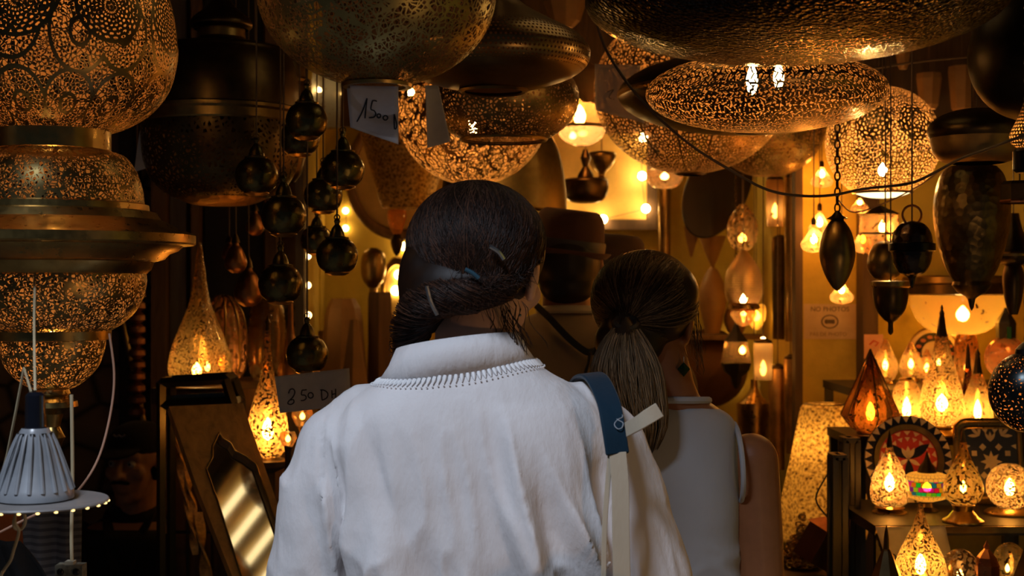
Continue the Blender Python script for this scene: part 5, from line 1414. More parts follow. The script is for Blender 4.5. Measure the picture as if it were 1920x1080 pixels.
def rings(m, rows):
    """closed trunk from rows (z, cx, cy, rx, ry)"""
    seg = 40; vs = []; fs = []
    rows = catmull(rows, 4); n = len(rows)
    for z_, cx, cy, rx, ry in rows:
        for k in range(seg):
            a = 2 * PI * k / seg; ca, sa = math.cos(a), math.sin(a)
            p = 2.0 / 2.5
            vs.append((cx + rx * math.copysign(abs(ca) ** p, ca), cy + ry * math.copysign(abs(sa) ** p, sa), z_))
    for i in range(n - 1):
        for k in range(seg):
            k2 = (k + 1) % seg; fs.append((i * seg + k, i * seg + k2, (i + 1) * seg + k2, (i + 1) * seg + k))
    fs.append(tuple(range(seg))[::-1]); fs.append(tuple((n - 1) * seg + k for k in range(seg)))
    m.add(vs, fs)
def strands(name, paths, rad, mat, root, base, seg=4):
    m = M(); b = Vector(base)
    for q in paths:
        n = len(q); m.tube([Vector(p) - b for p in q], [rad * (1.0 if 0 < i < n - 1 else 0.35) for i in range(n)], seg, True)
    me = bpy.data.meshes.new(name); me.from_pydata(m.v, [], m.f)
    o = link(name, me, mat, root, None, True, 180); o['kind'] = 'stuff'; return o

SKIN_A = skin('fair_skin', (0.74, 0.43, 0.29)); SKIN_B = skin('tanned_skin', (0.27, 0.105, 0.042)); SKIN_C = skin('olive_skin', (0.46, 0.23, 0.13))
DENIM = cloth('dark_trousers', (0.03, 0.035, 0.05), 0.0); LEATHER = plain('dark_leather', (0.03, 0.02, 0.015), 0.4)

# ---- woman in the white tunic, seen from behind
X0, Y0 = -0.050, 1.97
base = Vector((X0, Y0, 0))
wa = thing('person', 'person in loose white cotton tunic with clipped dark brown hair, seen from behind', 'person', base)
hc = P(910, 502, 1.99); hR = Matrix.Rotation(-0.46, 3, 'Z') @ Matrix.Rotation(-0.25, 3, 'X') @ Matrix.Rotation(0.06, 3, 'Y')
shL, elL, wrL = (-.232, 1.97, 1.335), (-.278, 1.95, 1.085), (-.20, 2.16, .98)
shR, elR, wrR = (.120, 1.97, 1.345), (.185, 1.95, 1.09), (.10, 2.16, .98)
m = M(); head_parts(m, hc, hR, 1.0)
m.chain([((X0 - .005, 1.945, 1.40), .062), (P(888, 640, 1.955), .056), (hc + Vector((-.008, -.02, -.05)), .058)])
rings(m, [(1.44, X0, 1.96, .05, .05), (1.40, X0, 1.965, .12, .075), (1.33, X0, 1.97, .175, .095), (1.2, X0, 1.975, .16, .10), (1.05, X0, 1.98, .145, .095), (.93, X0, 1.975, .165, .11), (.82, X0, 1.97, .17, .115)])
arm(m, shL, elL, wrL); arm(m, shR, elR, wrR)
hand(m, wrL, (.05, .09, .02), 1); hand(m, wrR, (-.05, .09, .02), -1)
for q in (-1, 1): leg(m, (X0 + q * .085, 1.97, .84), (X0 + q * .09, 1.99, .46), (X0 + q * .09, 1.965, .09), (X0 + q * .105, 2.11, .03))
mesh_part('body', m, .0048, SKIN_A, wa, base, 5)
eyes(wa, base, hc, hR)
m = M()
rings(m, [(1.455, X0 + .002, 1.955, .070, .058), (1.43, X0 - .003, 1.955, .108, .078), (1.405, X0 - .006, 1.96, .155, .098), (1.375, X0 - .006, 1.965, .188, .115), (1.335, X0 - .006, 1.97, .200, .128),
          (1.27, X0 - .004, 1.972, .194, .138), (1.18, X0 + .002, 1.972, .190, .142), (1.08, X0 + .006, 1.975, .196, .146), (.95, X0 + .006, 1.975, .225, .152), (.80, X0 + .004, 1.975, .245, .165), (.70, X0, 1.975, .255, .172)])
m.chain([((-.205, 1.968, 1.355), .060), ((-.238, 1.968, 1.315), .070), ((-.262, 1.96, 1.23), .072), ((-.276, 1.955, 1.14), .072), (elL, .072), (Vector(elL).lerp(Vector(wrL), .5), .062), (Vector(elL).lerp(Vector(wrL), .92), .056)])
m.chain([((.098, 1.968, 1.362), .056), ((.128, 1.968, 1.320), .067), ((.152, 1.96, 1.235), .073), ((.174, 1.955, 1.14), .076), (elR, .076), (Vector(elR).lerp(Vector(wrR), .5), .064), (Vector(elR).lerp(Vector(wrR), .92), .056)])
def shirt_folds(co, no):
    w = co.copy(); z_ = w[:, 2]
    low = np.clip((1.395 - z_) / .17, 0, 1)
    ang = np.arctan2(w[:, 1] + .02, w[:, 0])
    q = np.stack([w[:, 0] * 15 + 1.7 * np.sin(z_ * 5.0 + w[:, 0] * 4), w[:, 1] * 7, z_ * 2.0], 1)
    r1 = np.clip(1 - 4.4 * np.abs(vnoise(q, 3) - .5), 0, 1)
    q2 = np.stack([w[:, 0] * 34 + z_ * 6, w[:, 1] * 26, z_ * 5.5], 1)
    r2 = 1 - 2 * np.abs(vnoise(q2, 8) - .5)
    d = (.036 * low + .001) * (r1 ** 1.2 - .25) + (.014 * low + .0015) * (r2 ** 2 - .33)
    d *= np.where(np.abs(w[:, 0] + .01) > .195, .38, 1.0)
    back = (w[:, 1] < .03) * np.clip((1.335 - z_) / .08, 0, 1)
    d -= .016 * back * (np.exp(-((w[:, 0] + .192 + .02 * np.sin(z_ * 9)) / .011) ** 2) + np.exp(-((w[:, 0] - .185 - .06 * (1.3 - z_)) / .012) ** 2))
    q3 = np.stack([w[:, 0] * 12 + z_ * 14, w[:, 1] * 12, z_ * 22 - w[:, 0] * 8], 1)
    d += .006 * (vnoise(q3, 5) - .5) * low
    return w + no * d[:, None]
TUNIC = cloth('white_cotton', (0.82, 0.78, 0.78), 0.14, 900.0, 0.3)
tun = mesh_part('tunic', m, .0046, TUNIC, wa, base, 7, shirt_folds)
# stand collar: a tilted band, and its lace edge
def collar_pt(a, up):      # a=0 right, pi/2 away, -pi/2 back
    cx, cy, cz = -.076, 1.953, 1.446
    rx, ry = .102 - .014 * up, .084 - .010 * up
    x = cx + rx * math.cos(a); y = cy + ry * math.sin(a)
    z_ = cz + .030 * up + .012 * (1 if 0 else 0) + .018 * (math.sin(-a) * .5 - .15) + .05 * (x - cx) * -0.0
    z_ += (x - cx) * 0.13
    return Vector((x, y, z_))
n = 56; vs = []; fs = []
for k in range(n):
    a = 2 * PI * k / n
    for up, off in ((-1.3, 0), (.3, 0), (1.05, 0)):
        c_ = collar_pt(a, up)
        if up < 0:
            okc, loc, nn_, _i = tun.closest_point_on_mesh(collar_pt(a, -.5) - base); c_ = loc + base + nn_ * .0015
        vs.append(c_)
for k in range(n):
    k2 = (k + 1) % n
    for i in range(2): fs.append((k * 3 + i, k2 * 3 + i, k2 * 3 + i + 1, k * 3 + i + 1))
o = M().add(vs, fs).build('collar', TUNIC, wa, base); sd = o.modifiers.new('t', 'SOLIDIFY'); sd.thickness = 0.0035
m = M()
for k in range(88):
    a = 2 * PI * k / 88
    p = collar_pt(a, -.5)
    okc, loc, nrm_, _i = tun.closest_point_on_mesh(p - base); p = loc + base + nrm_ * .0022; dn = (Vector((math.cos(a), math.sin(a), -.8)) - nrm_ * Vector((math.cos(a), math.sin(a), -.8)).dot(nrm_)).normalized()
    m.tube([p - dn * .003, p + dn * .002, p + dn * .009], [.0032, .0031, .0005], 6); m.ell(p + dn * .012, (.0013, .0013, .0013), 8, 6)
m.build('lace_trim', plain('white_lace', (0.80, 0.79, 0.80), 0.8, var=.05), wa, base)
m = M()
for q in (-1, 1): m.chain([((X0 + q * .075, 1.972, .86), .125), ((X0 + q * .09, 1.99, .46), .095), ((X0 + q * .09, 1.97, .12), .085)])
mesh_part('trousers', m, .009, cloth('cream_trousers', (0.5, 0.45, 0.38), 0.1), wa, base)
for q in (-1, 1):
    m = M().chain([((X0 + q * .09, 1.93, .045), .044), ((X0 + q * .095, 2.02, .042), .044), ((X0 + q * .107, 2.12, .036), .036)])
    mesh_part('shoe', m, .006, LEATHER, wa, base)
# hair: smooth cap drawn into a low twist that falls forward over one shoulder
HAIR_A = hairmat('dark_brown_hair', (0.017, 0.007, 0.004), (0.075, 0.030, 0.016), 0.50)
cap_c = P(893, 466, 1.985); rad = Vector((.100, .112, .096))
m = M(); m.ell(cap_c, tuple(rad), 28, 18)
m.ell(P(868, 530, 1.925), (.080, .050, .046), 24, 14, Matrix.Rotation(-.1, 3, 'Y')); m.ell(P(806, 530, 1.96), (.046, .060, .072), 24, 14)
rope = [P(990, 500, 1.95), P(945, 535, 1.905), P(888, 552, 1.885), P(838, 556, 1.89), P(802, 566, 1.91), P(780, 590, 1.95), P(768, 628, 1.99), P(762, 672, 2.03), P(758, 735, 2.07)]
rr = [.016, .022, .025, .027, .029, .029, .026, .022, .016]
m.chain(list(zip(rope, rr)))
hair = mesh_part('hair', m, .006, HAIR_A, wa, base, 6)
random.seed(11); paths = []
def on_cap(v, lift=1.0): 
    v = v.normalized(); return cap_c + Vector((v.x * rad.x, v.y * rad.y, v.z * rad.z)) * lift
rc = catmull([tuple(p) for p in rope], 8)
for k in range(1500):      # combed back from the crown parting to the twist
    v0 = Vector((random.gauss(.05, .35), random.uniform(-.35, .75), 1.0)); v0 = v0.normalized()
    i_ = int(random.triangular(0, 36, 16)); tgt = Vector(rc[i_]); v1 = (tgt - cap_c); v1 = Vector((v1.x / rad.x, v1.y / rad.y, v1.z / rad.z)).normalized()
    side = Vector((math.tanh(v0.x * 3.5), -.2, .1)) * .35
    q = []; lf = random.uniform(1.004, 1.022)
    for t in range(13):
        s_ = t / 12; v = v0.lerp(v1, s_) + side * math.sin(PI * s_); p = on_cap(v, lf)
        e_ = max(0, (s_ - .72) / .28); p = p.lerp(tgt + Vector((random.gauss(0, .012), -.026, random.gauss(0, .012))), e_ * e_)
        q.append(p)
    paths.append(q)
for k in range(520):       # the twisted rope
    i0 = random.randint(0, 30); L = random.randint(16, 30); ph = random.random() * 6.3; q = []
    for t in range(0, L, 2):
        i_ = min(i0 + t, len(rc) - 2); c_ = Vector(rc[i_]); d = (Vector(rc[i_ + 1]) - c_).normalized()
        a_ = d.cross(Vector((0, 0, 1))).normalized(); b_ = d.cross(a_); r_ = rr[min(i_ // 8, 8)] * random.uniform(1.0, 1.07); an = ph + .16 * (i_)
        q.append(c_ + (a_ * math.cos(an) + b_ * math.sin(an)) * r_)
    if len(q) > 3: paths.append(q)
for k in range(22):        # loose nape wisps
    x = random.gauss(952, 13); p = P(x, 560 + random.random() * 20, 1.905); q = [p]; dx = random.uniform(-.001, .006)
    for t in range(1, 8): q.append(p + Vector((dx * t + .004 * math.sin(t * 1.1 + k), -.004 + .002 * t, -.0095 * t)))
    paths.append(q)
strands('hair_strands', paths, .00062, HAIR_A, hair, base)
silver = metal('silver_clip', (0.62, 0.66, 0.72), 0.25)
for pts, Yc in (([(800, 536), (808, 566), (820, 590)], 1.852), ([(918, 462), (934, 472), (944, 486)], 1.862)):
    m = M().tube(catmull([tuple(P(x, y, Yc + .004 * i)) for i, (x, y) in enumerate(pts)], 5), .0034, 8); m.build('hair_clip', silver, wa, base)
M().tube(catmull([tuple(P(x, y, 1.858)) for x, y in ((872, 505), (886, 512), (898, 522))], 4), .0030, 8).build('hair_pin', plain('blue_steel_pin', (.05, .12, .17), .25, .5), wa, base)
M().ell(P(975, 591, 1.925), (.0022,) * 3, 10, 8).build('ear_stud', silver, wa, base)

# shoulder bag: blue padded strap, cream webbing, canvas bag below
bag = thing('shoulder_bag', 'cream canvas bag on blue padded strap over the white tunic shoulder', 'bag', P(1165, 1150, 1.80)); bb = bag.location
def band(pts, w, t, name, mat, root, bb, wd=None):
    q = catmull([tuple(p) for p in pts], 6); n = len(q); vs = []; fs = []
    for i in range(n):
        p = Vector(q[i]); d = (Vector(q[min(i + 1, n - 1)]) - Vector(q[max(i - 1, 0)])).normalized()
        x = Vector(wd or (1, 0, 0)); x = (x - d * x.dot(d)).normalized(); nn = d.cross(x).normalized()
        for sx, sn in ((-1, -1), (1, -1), (1, 1), (-1, 1)): vs.append(p + x * sx * w / 2 + nn * sn * t / 2)
        if i: fs += [(4 * (i - 1) + k, 4 * (i - 1) + (k + 1) % 4, 4 * i + (k + 1) % 4, 4 * i + k) for k in range(4)]
    fs += [(3, 2, 1, 0), (4 * n - 4, 4 * n - 3, 4 * n - 2, 4 * n - 1)]
    o = M().add(vs, fs).build(name, mat, root, bb, True, 50); bv = o.modifiers.new('b', 'BEVEL'); bv.width = t * .3; bv.segments = 2
    return o
BLUE = cloth('blue_webbing', (0.002, 0.018, 0.036), 0.0, 2200, .1, .7); CREAM = cloth('cream_webbing', (0.44, 0.36, 0.26), 0.0, 900, .15, .8)
sp = [P(1080, 728, 2.06), P(1096, 706, 2.0), P(1118, 709, 1.93), P(1140, 752, 1.868), P(1150, 800, 1.842), P(1158, 852, 1.832)]
pad = band(sp, .032, .007, 'shoulder_pad', BLUE, bag, bb, (1, .25, .1))
band([P(1158, 848, 1.831), P(1163, 910, 1.822), P(1164, 990, 1.815), P(1166, 1085, 1.81), P(1168, 1140, 1.81)], .023, .003, 'webbing', CREAM, bag, bb)
band([P(1174, 806, 1.826), P(1196, 794, 1.80), P(1216, 781, 1.79), P(1237, 768, 1.79)], .020, .003, 'strap_end', CREAM, bag, bb, (0, 0.1, 1))
band([P(1146, 830, 1.835), P(1140, 900, 1.828), P(1134, 985, 1.82), P(1132, 1085, 1.815), P(1134, 1140, 1.815)], .007, .003, 'thin_strap', CREAM, bag, bb)
em = [(1152, 776), (1164, 775), (1167, 782), (1158, 787), (1152, 796), (1158, 804), (1166, 802), (1168, 793), (1158, 787), (1151, 781), (1152, 776)]
M().tube(catmull([tuple(P(x, y, 1.833 + (806 - y) * .0006 )) for x, y in em], 4), .0008, 6).build('stitched_emblem', plain('grey_stitching', (.25, .27, .30), .6), pad, bb)
m = M(); m.ell(P(1165, 1300, 1.745), (.15, .048, .13), 24, 16); m.chain([(P(1130, 1140, 1.80), .02), (P(1165, 1200, 1.76), .03)]); m.chain([(P(1168, 1140, 1.80), .02), (P(1168, 1200, 1.76), .03)])
mesh_part('canvas_body', m, .008, CREAM, bag, bb)

# ---- woman with the ponytail
hc = P(1217, 598, 2.47); base = Vector((hc.x + .040, 2.47, 0)); X0 = hc.x + .040
wb = thing('person', 'person in white sleeveless top with light ponytail, seen from behind', 'person', base)
hR = Matrix.Rotation(-0.45, 3, 'Z') @ Matrix.Rotation(-0.25, 3, 'X')
sh = 1.285
shR, elR, wrR = (X0 + .140, 2.46, 1.244), (X0 + .158, 2.45, 1.00), (X0 + .09, 2.64, .90)
shL, elL, wrL = (X0 - .140, 2.46, 1.244), (X0 - .165, 2.45, 1.00), (X0 - .10, 2.64, .90)
m = M(); head_parts(m, hc, hR, .94)
m.chain([((X0 + .006, 2.44, 1.31), .056), (P(1254, 730, 2.445), .047), (hc + Vector((.01, -.01, -.05)), .052)])
body_rows = [(1.355, X0 + .004, 2.445, .052, .046), (1.335, X0 + .002, 2.45, .082, .058), (1.315, X0, 2.455, .104, .070), (1.27, X0, 2.46, .107, .080), (1.18, X0, 2.465, .108, .086), (1.06, X0, 2.47, .108, .082), (.95, X0, 2.47, .145, .098), (.84, X0, 2.47, .165, .112), (.78, X0, 2.47, .16, .11)]
rings(m, body_rows)
arm(m, shR, elR, wrR, (.049, .044, .034, .023)); arm(m, shL, elL, wrL, (.049, .044, .034, .023))
hand(m, wrR, (-.05, .09, .02), -1); hand(m, wrL, (.05, .09, .02), 1)
for q in (-1, 1): leg(m, (X0 + q * .08, 2.47, .80), (X0 + q * .085, 2.49, .44), (X0 + q * .085, 2.465, .09), (X0 + q * .10, 2.60, .03))
mesh_part('body', m, .0055, SKIN_B, wb, base, 5)
eyes(wb, base, hc, hR, .94)
m = M()
rings(m, [(1.342, X0 + .004, 2.447, .066, .056), (1.328, X0 + .002, 2.452, .096, .068), (1.305, X0, 2.458, .112, .081), (1.25, X0, 2.462, .116, .093), (1.18, X0, 2.467, .119, .099), (1.06, X0, 2.472, .122, .094), (.97, X0, 2.472, .142, .101), (.90, X0, 2.472, .152, .108)])
def top_folds(co, no):
    z_ = co[:, 2]; low = np.clip((1.16 - z_) / .12, 0, 1)
    q = np.stack([co[:, 0] * 9 - z_ * 16, co[:, 1] * 6, z_ * 22 + co[:, 0] * 16], 1)
    r1 = 1 - 2 * np.abs(vnoise(q, 2) - .5)
    return co + no * (.007 * low * (r1 ** 2 - .3))[:, None]
RIBW = cloth('white_jersey', (0.46, 0.47, 0.50), 0.1, 2600, .10)
mesh_part('sleeveless_top', m, .0055, RIBW, wb, base, 5, top_folds)
m = M()
for k in range(40):
    pass
q = [Vector((X0 + .004 + .058 * math.cos(a), 2.444 + .050 * math.sin(a), 1.352 + .004 * math.sin(-a))) for a in [2 * PI * k / 40 for k in range(41)]]
band_o = M().tube(q, [.0065] * 41, 8, False).build('neckband', RIBW, wb, base)
for sx in (1, -1):
    q = []
    for k in range(33):
        a = 2 * PI * k / 32; q.append((X0 + sx * (.113 - .004 * math.cos(a)), 2.458 + .076 * math.sin(a), 1.240 + .070 * math.cos(a)))
    M().tube(q, .0048, 8, False).build('armhole_hem', RIBW, wb, base)
m = M()
for q in (-1, 1): m.chain([((X0 + q * .07, 2.472, .84), .115), ((X0 + q * .085, 2.49, .44), .085), ((X0 + q * .085, 2.468, .12), .07)])
mesh_part('trousers', m, .009, DENIM, wb, base)
for q in (-1, 1):
    m = M().chain([((X0 + q * .085, 2.43, .045), .042), ((X0 + q * .09, 2.51, .040), .042), ((X0 + q * .10, 2.60, .034), .034)])
    mesh_part('shoe', m, .006, LEATHER, wb, base)
HAIR_B = hairmat('ash_brown_hair', (0.030, 0.019, 0.012), (0.19, 0.13, 0.08), 0.42)
HAIR_T = hairmat('blonde_ends_hair', (0.20, 0.135, 0.075), (0.42, 0.30, 0.18), 0.45)
cap_c = hc + Vector((-.008, -.010, .034)); rad = Vector((.095, .108, .090))
tie = P(1173, 606, 2.355)
m = M(); m.ell(cap_c, tuple(rad), 28, 18); m.ell(P(1180, 640, 2.41), (.062, .05, .05), 20, 12); m.ell(P(1258, 552, 2.44), (.050, .07, .056), 20, 12); m.ell(tie + Vector((0, .02, 0)), (.028, .03, .026), 16, 10)
hair = mesh_part('hair', m, .006, HAIR_B, wb, base, 5)
random.seed(5); paths = []
tv = tie - cap_c; tv = Vector((tv.x / rad.x, tv.y / rad.y, tv.z / rad.z)).normalized()
ax = tv.orthogonal().normalized(); ay = tv.cross(ax)
for k in range(2300):
    a = random.random() * 2 * PI; ext = random.uniform(.5, 1.75); d = ax * math.cos(a) + ay * math.sin(a)
    v_end = tv * math.cos(ext) + d * math.sin(ext)
    if v_end.z < -.55 and v_end.y > -.1: continue
    if v_end.z < -.25 and v_end.x > .35: continue
    lf = random.uniform(1.002, 1.022); q = []
    wv = random.gauss(0, .05)
    for t in range(12):
        s_ = t / 11; e_ = ext * (1 - s_); dd = (d + d.cross(tv) * wv * math.sin(PI * s_) * 2).normalized()
        v = tv * math.cos(e_) + dd * math.sin(e_); p = cap_c + Vector((v.x * rad.x, v.y * rad.y, v.z * rad.z)) * lf
        g_ = max(0, (s_ - .75) / .25); p = p.lerp(tie + Vector((random.gauss(0, .006), -.004, random.gauss(0, .006))), g_)
        q.append(p)
    paths.append(q)
for k in range(22):
    a = random.random(); p = P(1290 + random.gauss(8, 8), 560 + random.random() * 60, 2.43); q = [p]
    for t in range(1, 8): q.append(p + Vector((.0022 * t * random.uniform(.5, 1.3), .002 * t, -.012 * t)))
    paths.append(q)
for k in range(30):
    p = P(1122 + random.gauss(0, 5), 640 + random.random() * 30, 2.43); q = [p]
    for t in range(1, 7): q.append(p + Vector((-.002 * t * random.random(), .0, -.010 * t)))
    paths.append(q)
strands('hair_strands', paths, .00055, HAIR_B, hair, base)
tail_c = [tie + Vector((.000, -.012, .0)), P(1172, 640, 2.325), P(1174, 690, 2.315), P(1182, 745, 2.315), P(1196, 800, 2.325), P(1206, 850, 2.34)]
tail_r = [.014, .036, .055, .056, .046, .020]
m = M()
tc = catmull([tuple(p) for p in tail_c], 5); tr_ = catmull([(r_,) for r_ in tail_r], 5)
for p, r_ in zip(tc, tr_): m.ell(p, (r_[0] * .86, r_[0] * .43, .016), 16, 10)
tail = mesh_part('ponytail', m, .005, HAIR_B, wb, base, 5)
paths = []
for k in range(1500):
    a = random.random() * 2 * PI; q_ = random.random() ** .4 * 1.10; q = []
    stop = random.randint(len(tc) - 8, len(tc))
    w1 = random.gauss(0, .15)
    for i in range(0, stop, 2):
        p = Vector(tc[i]); r_ = tr_[i][0]; an = a + w1 * i * .1
        q.append(p + Vector((math.cos(an) * r_ * q_, math.sin(an) * r_ * .52 * q_, random.gauss(0, .0008))))
    paths.append(q)
strands('tail_strands', paths, .0006, HAIR_T, tail, base)
m = M().ring((0, 0, 0), .0170, .0080, 24, 8); rt = Matrix.Rotation(.6, 3, 'X'); m.v = [tuple(Vector(tie + Vector((0, -.012, -.002))) + rt @ Vector(p)) for p in m.v]
m.build('hair_tie', plain('black_elastic', (.008, .008, .01), .6), wb, base)
ep = P(1282, 692, 2.40)
e_ = M().tube([ep + Vector((0, 0, .022)), ep + Vector((0, 0, .010))], .0009, 6).build('earring', silver, wb, base)
m = M(); m.lathe([(.0005, .012), (.011, 0), (.0005, -.013)], ep, 4); m.build('earring_stone', plain('black_green_stone', (.012, .035, .012), .12), e_, base, smooth=False)

# ---- man in the brown hat
def plain_person(name_label, base, hc, hR, skin_, top, top_mat, height_sh, half, legs=True, s=1.0, trouser=DENIM):
    X, Y_ = base.x, base.y
    r_ = thing('person', name_label, 'person', base)
    m = M(); head_parts(m, hc, hR, s)
    m.chain([((X, Y_ - .01, height_sh + .03), .064), (hc + Vector((0, -.015, -.06)), .058)])
    z_ = height_sh
    rows = [(z_ + .06, X, Y_ - .01, .05, .05), (z_ + .03, X, Y_, .11, .07), (z_ - .03, X, Y_, half - .03, .10), (z_ - .2, X, Y_, half - .05, .115), (z_ - .38, X, Y_, half - .06, .11), (z_ - .55, X, Y_, half - .055, .12), (z_ - .62, X, Y_, half - .06, .12)]
    rings(m, rows)
    for q in (-1, 1):
        a, b_, c_ = (X + q * (half - .02), Y_, z_ - .03), (X + q * (half + .02), Y_ - .02, z_ - .31), (X + q * (half - .03), Y_ + .17, z_ - .42)
        arm(m, a, b_, c_); hand(m, c_, (-q * .05, .09, 0), -q)
        if legs: leg(m, (X + q * .085, Y_, z_ - .56), (X + q * .09, Y_ + .02, .46), (X + q * .09, Y_, .09), (X + q * .105, Y_ + .15, .03))
    mesh_part('body', m, .007, skin_, r_, base, 4)
    eyes(r_, base, hc, hR, s)
    m = M()
    rings(m, [(z_ + .055, X, Y_ - .006, .068, .066), (z_ + .032, X, Y_, .125, .085), (z_ - .02, X, Y_, half, .118), (z_ - .2, X, Y_, half - .015, .135), (z_ - .4, X, Y_, half - .02, .135), (z_ - .6, X, Y_, half - .01, .145), (z_ - .66, X, Y_, half - .01, .145)])
    for q in (-1, 1):
        a, b_, c_ = Vector((X + q * (half - .03), Y_, z_ - .03)), Vector((X + q * (half + .02), Y_ - .02, z_ - .31)), Vector((X + q * (half - .03), Y_ + .17, z_ - .42))
        m.chain([(a, .072), (a.lerp(b_, .5), .066), (b_, .06), (b_.lerp(c_, .85), .048)])
    def f(co, no):
        r1 = vnoise(np.stack([co[:, 0] * 15, co[:, 1] * 10, co[:, 2] * 7], 1), 4)
        return co + no * (.010 * (r1 - .5))[:, None]
    mesh_part(top, m, .007, top_mat, r_, base, 5, f)
    if legs:
        m = M()
        for q in (-1, 1): m.chain([((X + q * .08, Y_, z_ - .56), .12), ((X + q * .09, Y_ + .02, .46), .09), ((X + q * .09, Y_, .12), .075)])
        mesh_part('trousers', m, .01, trouser, r_, base)
        for q in (-1, 1):
            m = M().chain([((X + q * .09, Y_ - .03, .045), .044), ((X + q * .105, Y_ + .13, .038), .038)]); mesh_part('shoe', m, .008, LEATHER, r_, base)
    return r_
def hat(root, base, c, R, brim, crown, h, mat, dent=.012):
    pr = [(.001, h - dent), (crown * .45, h - dent * .6), (crown * .70, h), (crown * .93, h * .82), (crown * 1.02, h * .35), (crown * 1.05, .012), (crown * 1.08, .004), (brim * .9, 0), (brim, .010), (brim, .006), (brim * .9, -.004), (crown, -.002)]
    m = M().lathe(catmull(pr, 3), (0, 0, 0), 48); m.v = [tuple(Vector(c) + R @ Vector(p)) for p in m.v]
    o = m.build('hat', mat, root, base)
    m = M().lathe([(crown * 1.07, .008), (crown * 1.075, .028), (crown * 1.055, .034)], (0, 0, 0), 48); m.v = [tuple(Vector(c) + R @ Vector(p)) for p in m.v]
    m.build('hat_band', plain('dark_ribbon', (.02, .012, .010), .6), o, base)
    return o
FELT = cloth('brown_felt', (0.075, 0.028, 0.014), 0.0, 900, .1); FELTD = cloth('black_felt', (0.035, 0.018, 0.012), 0.0, 900, .1)
hc = P(1062, 492, 3.35); base = Vector((hc.x + .005, 3.35, 0))
mh = plain_person('person in brown crowned hat and beige shirt with a black neck strap', base, hc, Matrix.Rotation(-.15, 3, 'Z') @ Matrix.Rotation(-.1, 3, 'X'), SKIN_B, 'shirt', cloth('beige_shirt', (0.36, 0.24, 0.14), 0.1, 1200, .2), 1.435, .215)
m = M(); m.ell(hc + Vector((0, -.018, .0)), (.083, .096, .098), 24, 16); m.ell(hc + Vector((0, -.05, -.055)), (.068, .05, .05), 20, 12)
mesh_part('hair', m, .007, hairmat('short_dark_hair', (.018, .009, .006), (.03, .016, .01)), mh, base)
hat(mh, base, hc + Vector((.0, -.01, .022)), Matrix.Rotation(.12, 3, 'Y') @ Matrix.Rotation(.05, 3, 'X'), .106, .086, .105, FELT)
q = [Vector((base.x + .070 * math.cos(a), base.y - .012 + .066 * math.sin(a), 1.496 + .004 * math.sin(-a))) for a in [2 * PI * k / 36 for k in range(37)]]
M().tube(q, .010, 8, False).build('shirt_collar', cloth('pale_collar', (0.50, 0.40, 0.26), 0.0), mh, base)
blk = plain('black_strap', (.008, .008, .009), .5)
band([P(1005, 572, 3.27), P(1030, 596, 3.23), P(1064, 632, 3.205), P(1092, 655, 3.20), P(1108, 660, 3.20), P(1130, 648, 3.21), P(1160, 620, 3.25)], .016, .003, 'neck_strap', blk, mh, base, (.5, 0, .8))
M().tube(catmull([tuple(P(x, y, 3.195)) for x, y in ((1106, 660), (1104, 680), (1098, 700), (1100, 725))], 5), .004, 6).build('strap_cord', blk, mh, base)
# ---- person in the black hat beyond
hc = P(1150, 545, 3.86); base = Vector((hc.x, 3.86, 0))
mk = plain_person('person in low black hat mostly hidden beyond the ponytail', base, hc, Matrix.Rotation(.1, 3, 'Z'), SKIN_C, 'jacket', cloth('dark_jacket', (0.02, 0.015, 0.012), 0.0), 1.31, .19, s=.96)
m = M(); m.ell(hc + Vector((0, -.016, .0)), (.080, .093, .094), 24, 16); mesh_part('hair', m, .007, hairmat('short_dark_hair', (.018, .009, .006), (.03, .016, .01)), mk, base)
hat(mk, base, hc + Vector((.0, -.01, .050)), Matrix.Rotation(.08, 3, 'Y'), .105, .084, .105, FELTD)

# ---- seated vendor in the dark cap, facing the lens
hc = P(256, 866, 4.10); base = Vector((hc.x - .02, 4.14, 0)); X, Y_ = base.x, base.y
hR = Matrix.Rotation(PI - .28, 3, 'Z') @ Matrix.Rotation(-.05, 3, 'X')
vd = thing('person', 'person in dark cap and black jacket seated in shadow, facing the viewer', 'person', base)
z_ = hc.z - .215
m = M(); head_parts(m, hc, hR, 1.02); m.chain([((X, Y_ + .01, z_ + .03), .062), (hc + Vector((0, .02, -.06)), .058)])
rings(m, [(z_ + .06, X, Y_, .05, .05), (z_ + .03, X, Y_, .11, .07), (z_ - .03, X, Y_, .19, .10), (z_ - .2, X, Y_, .17, .115), (z_ - .38, X, Y_, .16, .115), (z_ - .52, X, Y_, .17, .13)])
for q in (-1, 1):
    a, b_, c_ = (X + q * .20, Y_, z_ - .03), (X + q * .24, Y_ - .02, z_ - .30), (X + q * .10, Y_ - .25, z_ - .40)
    arm(m, a, b_, c_); hand(m, c_, (-q * .06, -.08, 0), q)
    leg(m, (X + q * .09, Y_ - .02, z_ - .50), (X + q * .12, Y_ - .42, z_ - .46), (X + q * .12, Y_ - .42, .09), (X + q * .13, Y_ - .56, .03))
mesh_part('body', m, .0055, SKIN_C, vd, base, 4); eyes(vd, base, hc, hR, 1.02)
def vat(x, y, zz): return hc + hR @ Vector((x, y, zz)) * 1.02
m = M()
m.chain([(vat(-.028, .078, .028), .0055), (vat(-.046, .070, .026), .004)]); m.chain([(vat(.028, .078, .028), .0055), (vat(.046, .070, .026), .004)])
mesh_part('eyebrows', m, .0028, hairmat('black_hair', (.006, .005, .005), (.01, .008, .008)), vd, base, 1)
m = M().chain([(vat(-.026, .088, -.046), .005), (vat(0, .100, -.041), .006), (vat(.026, .088, -.046), .005)]); mesh_part('moustache', m, .003, hairmat('black_hair', (.006, .005, .005), (.01, .008, .008)), vd, base, 1)
CAPM = cloth('black_cap', (0.016, 0.015, 0.016), 0.0, 900, .1)
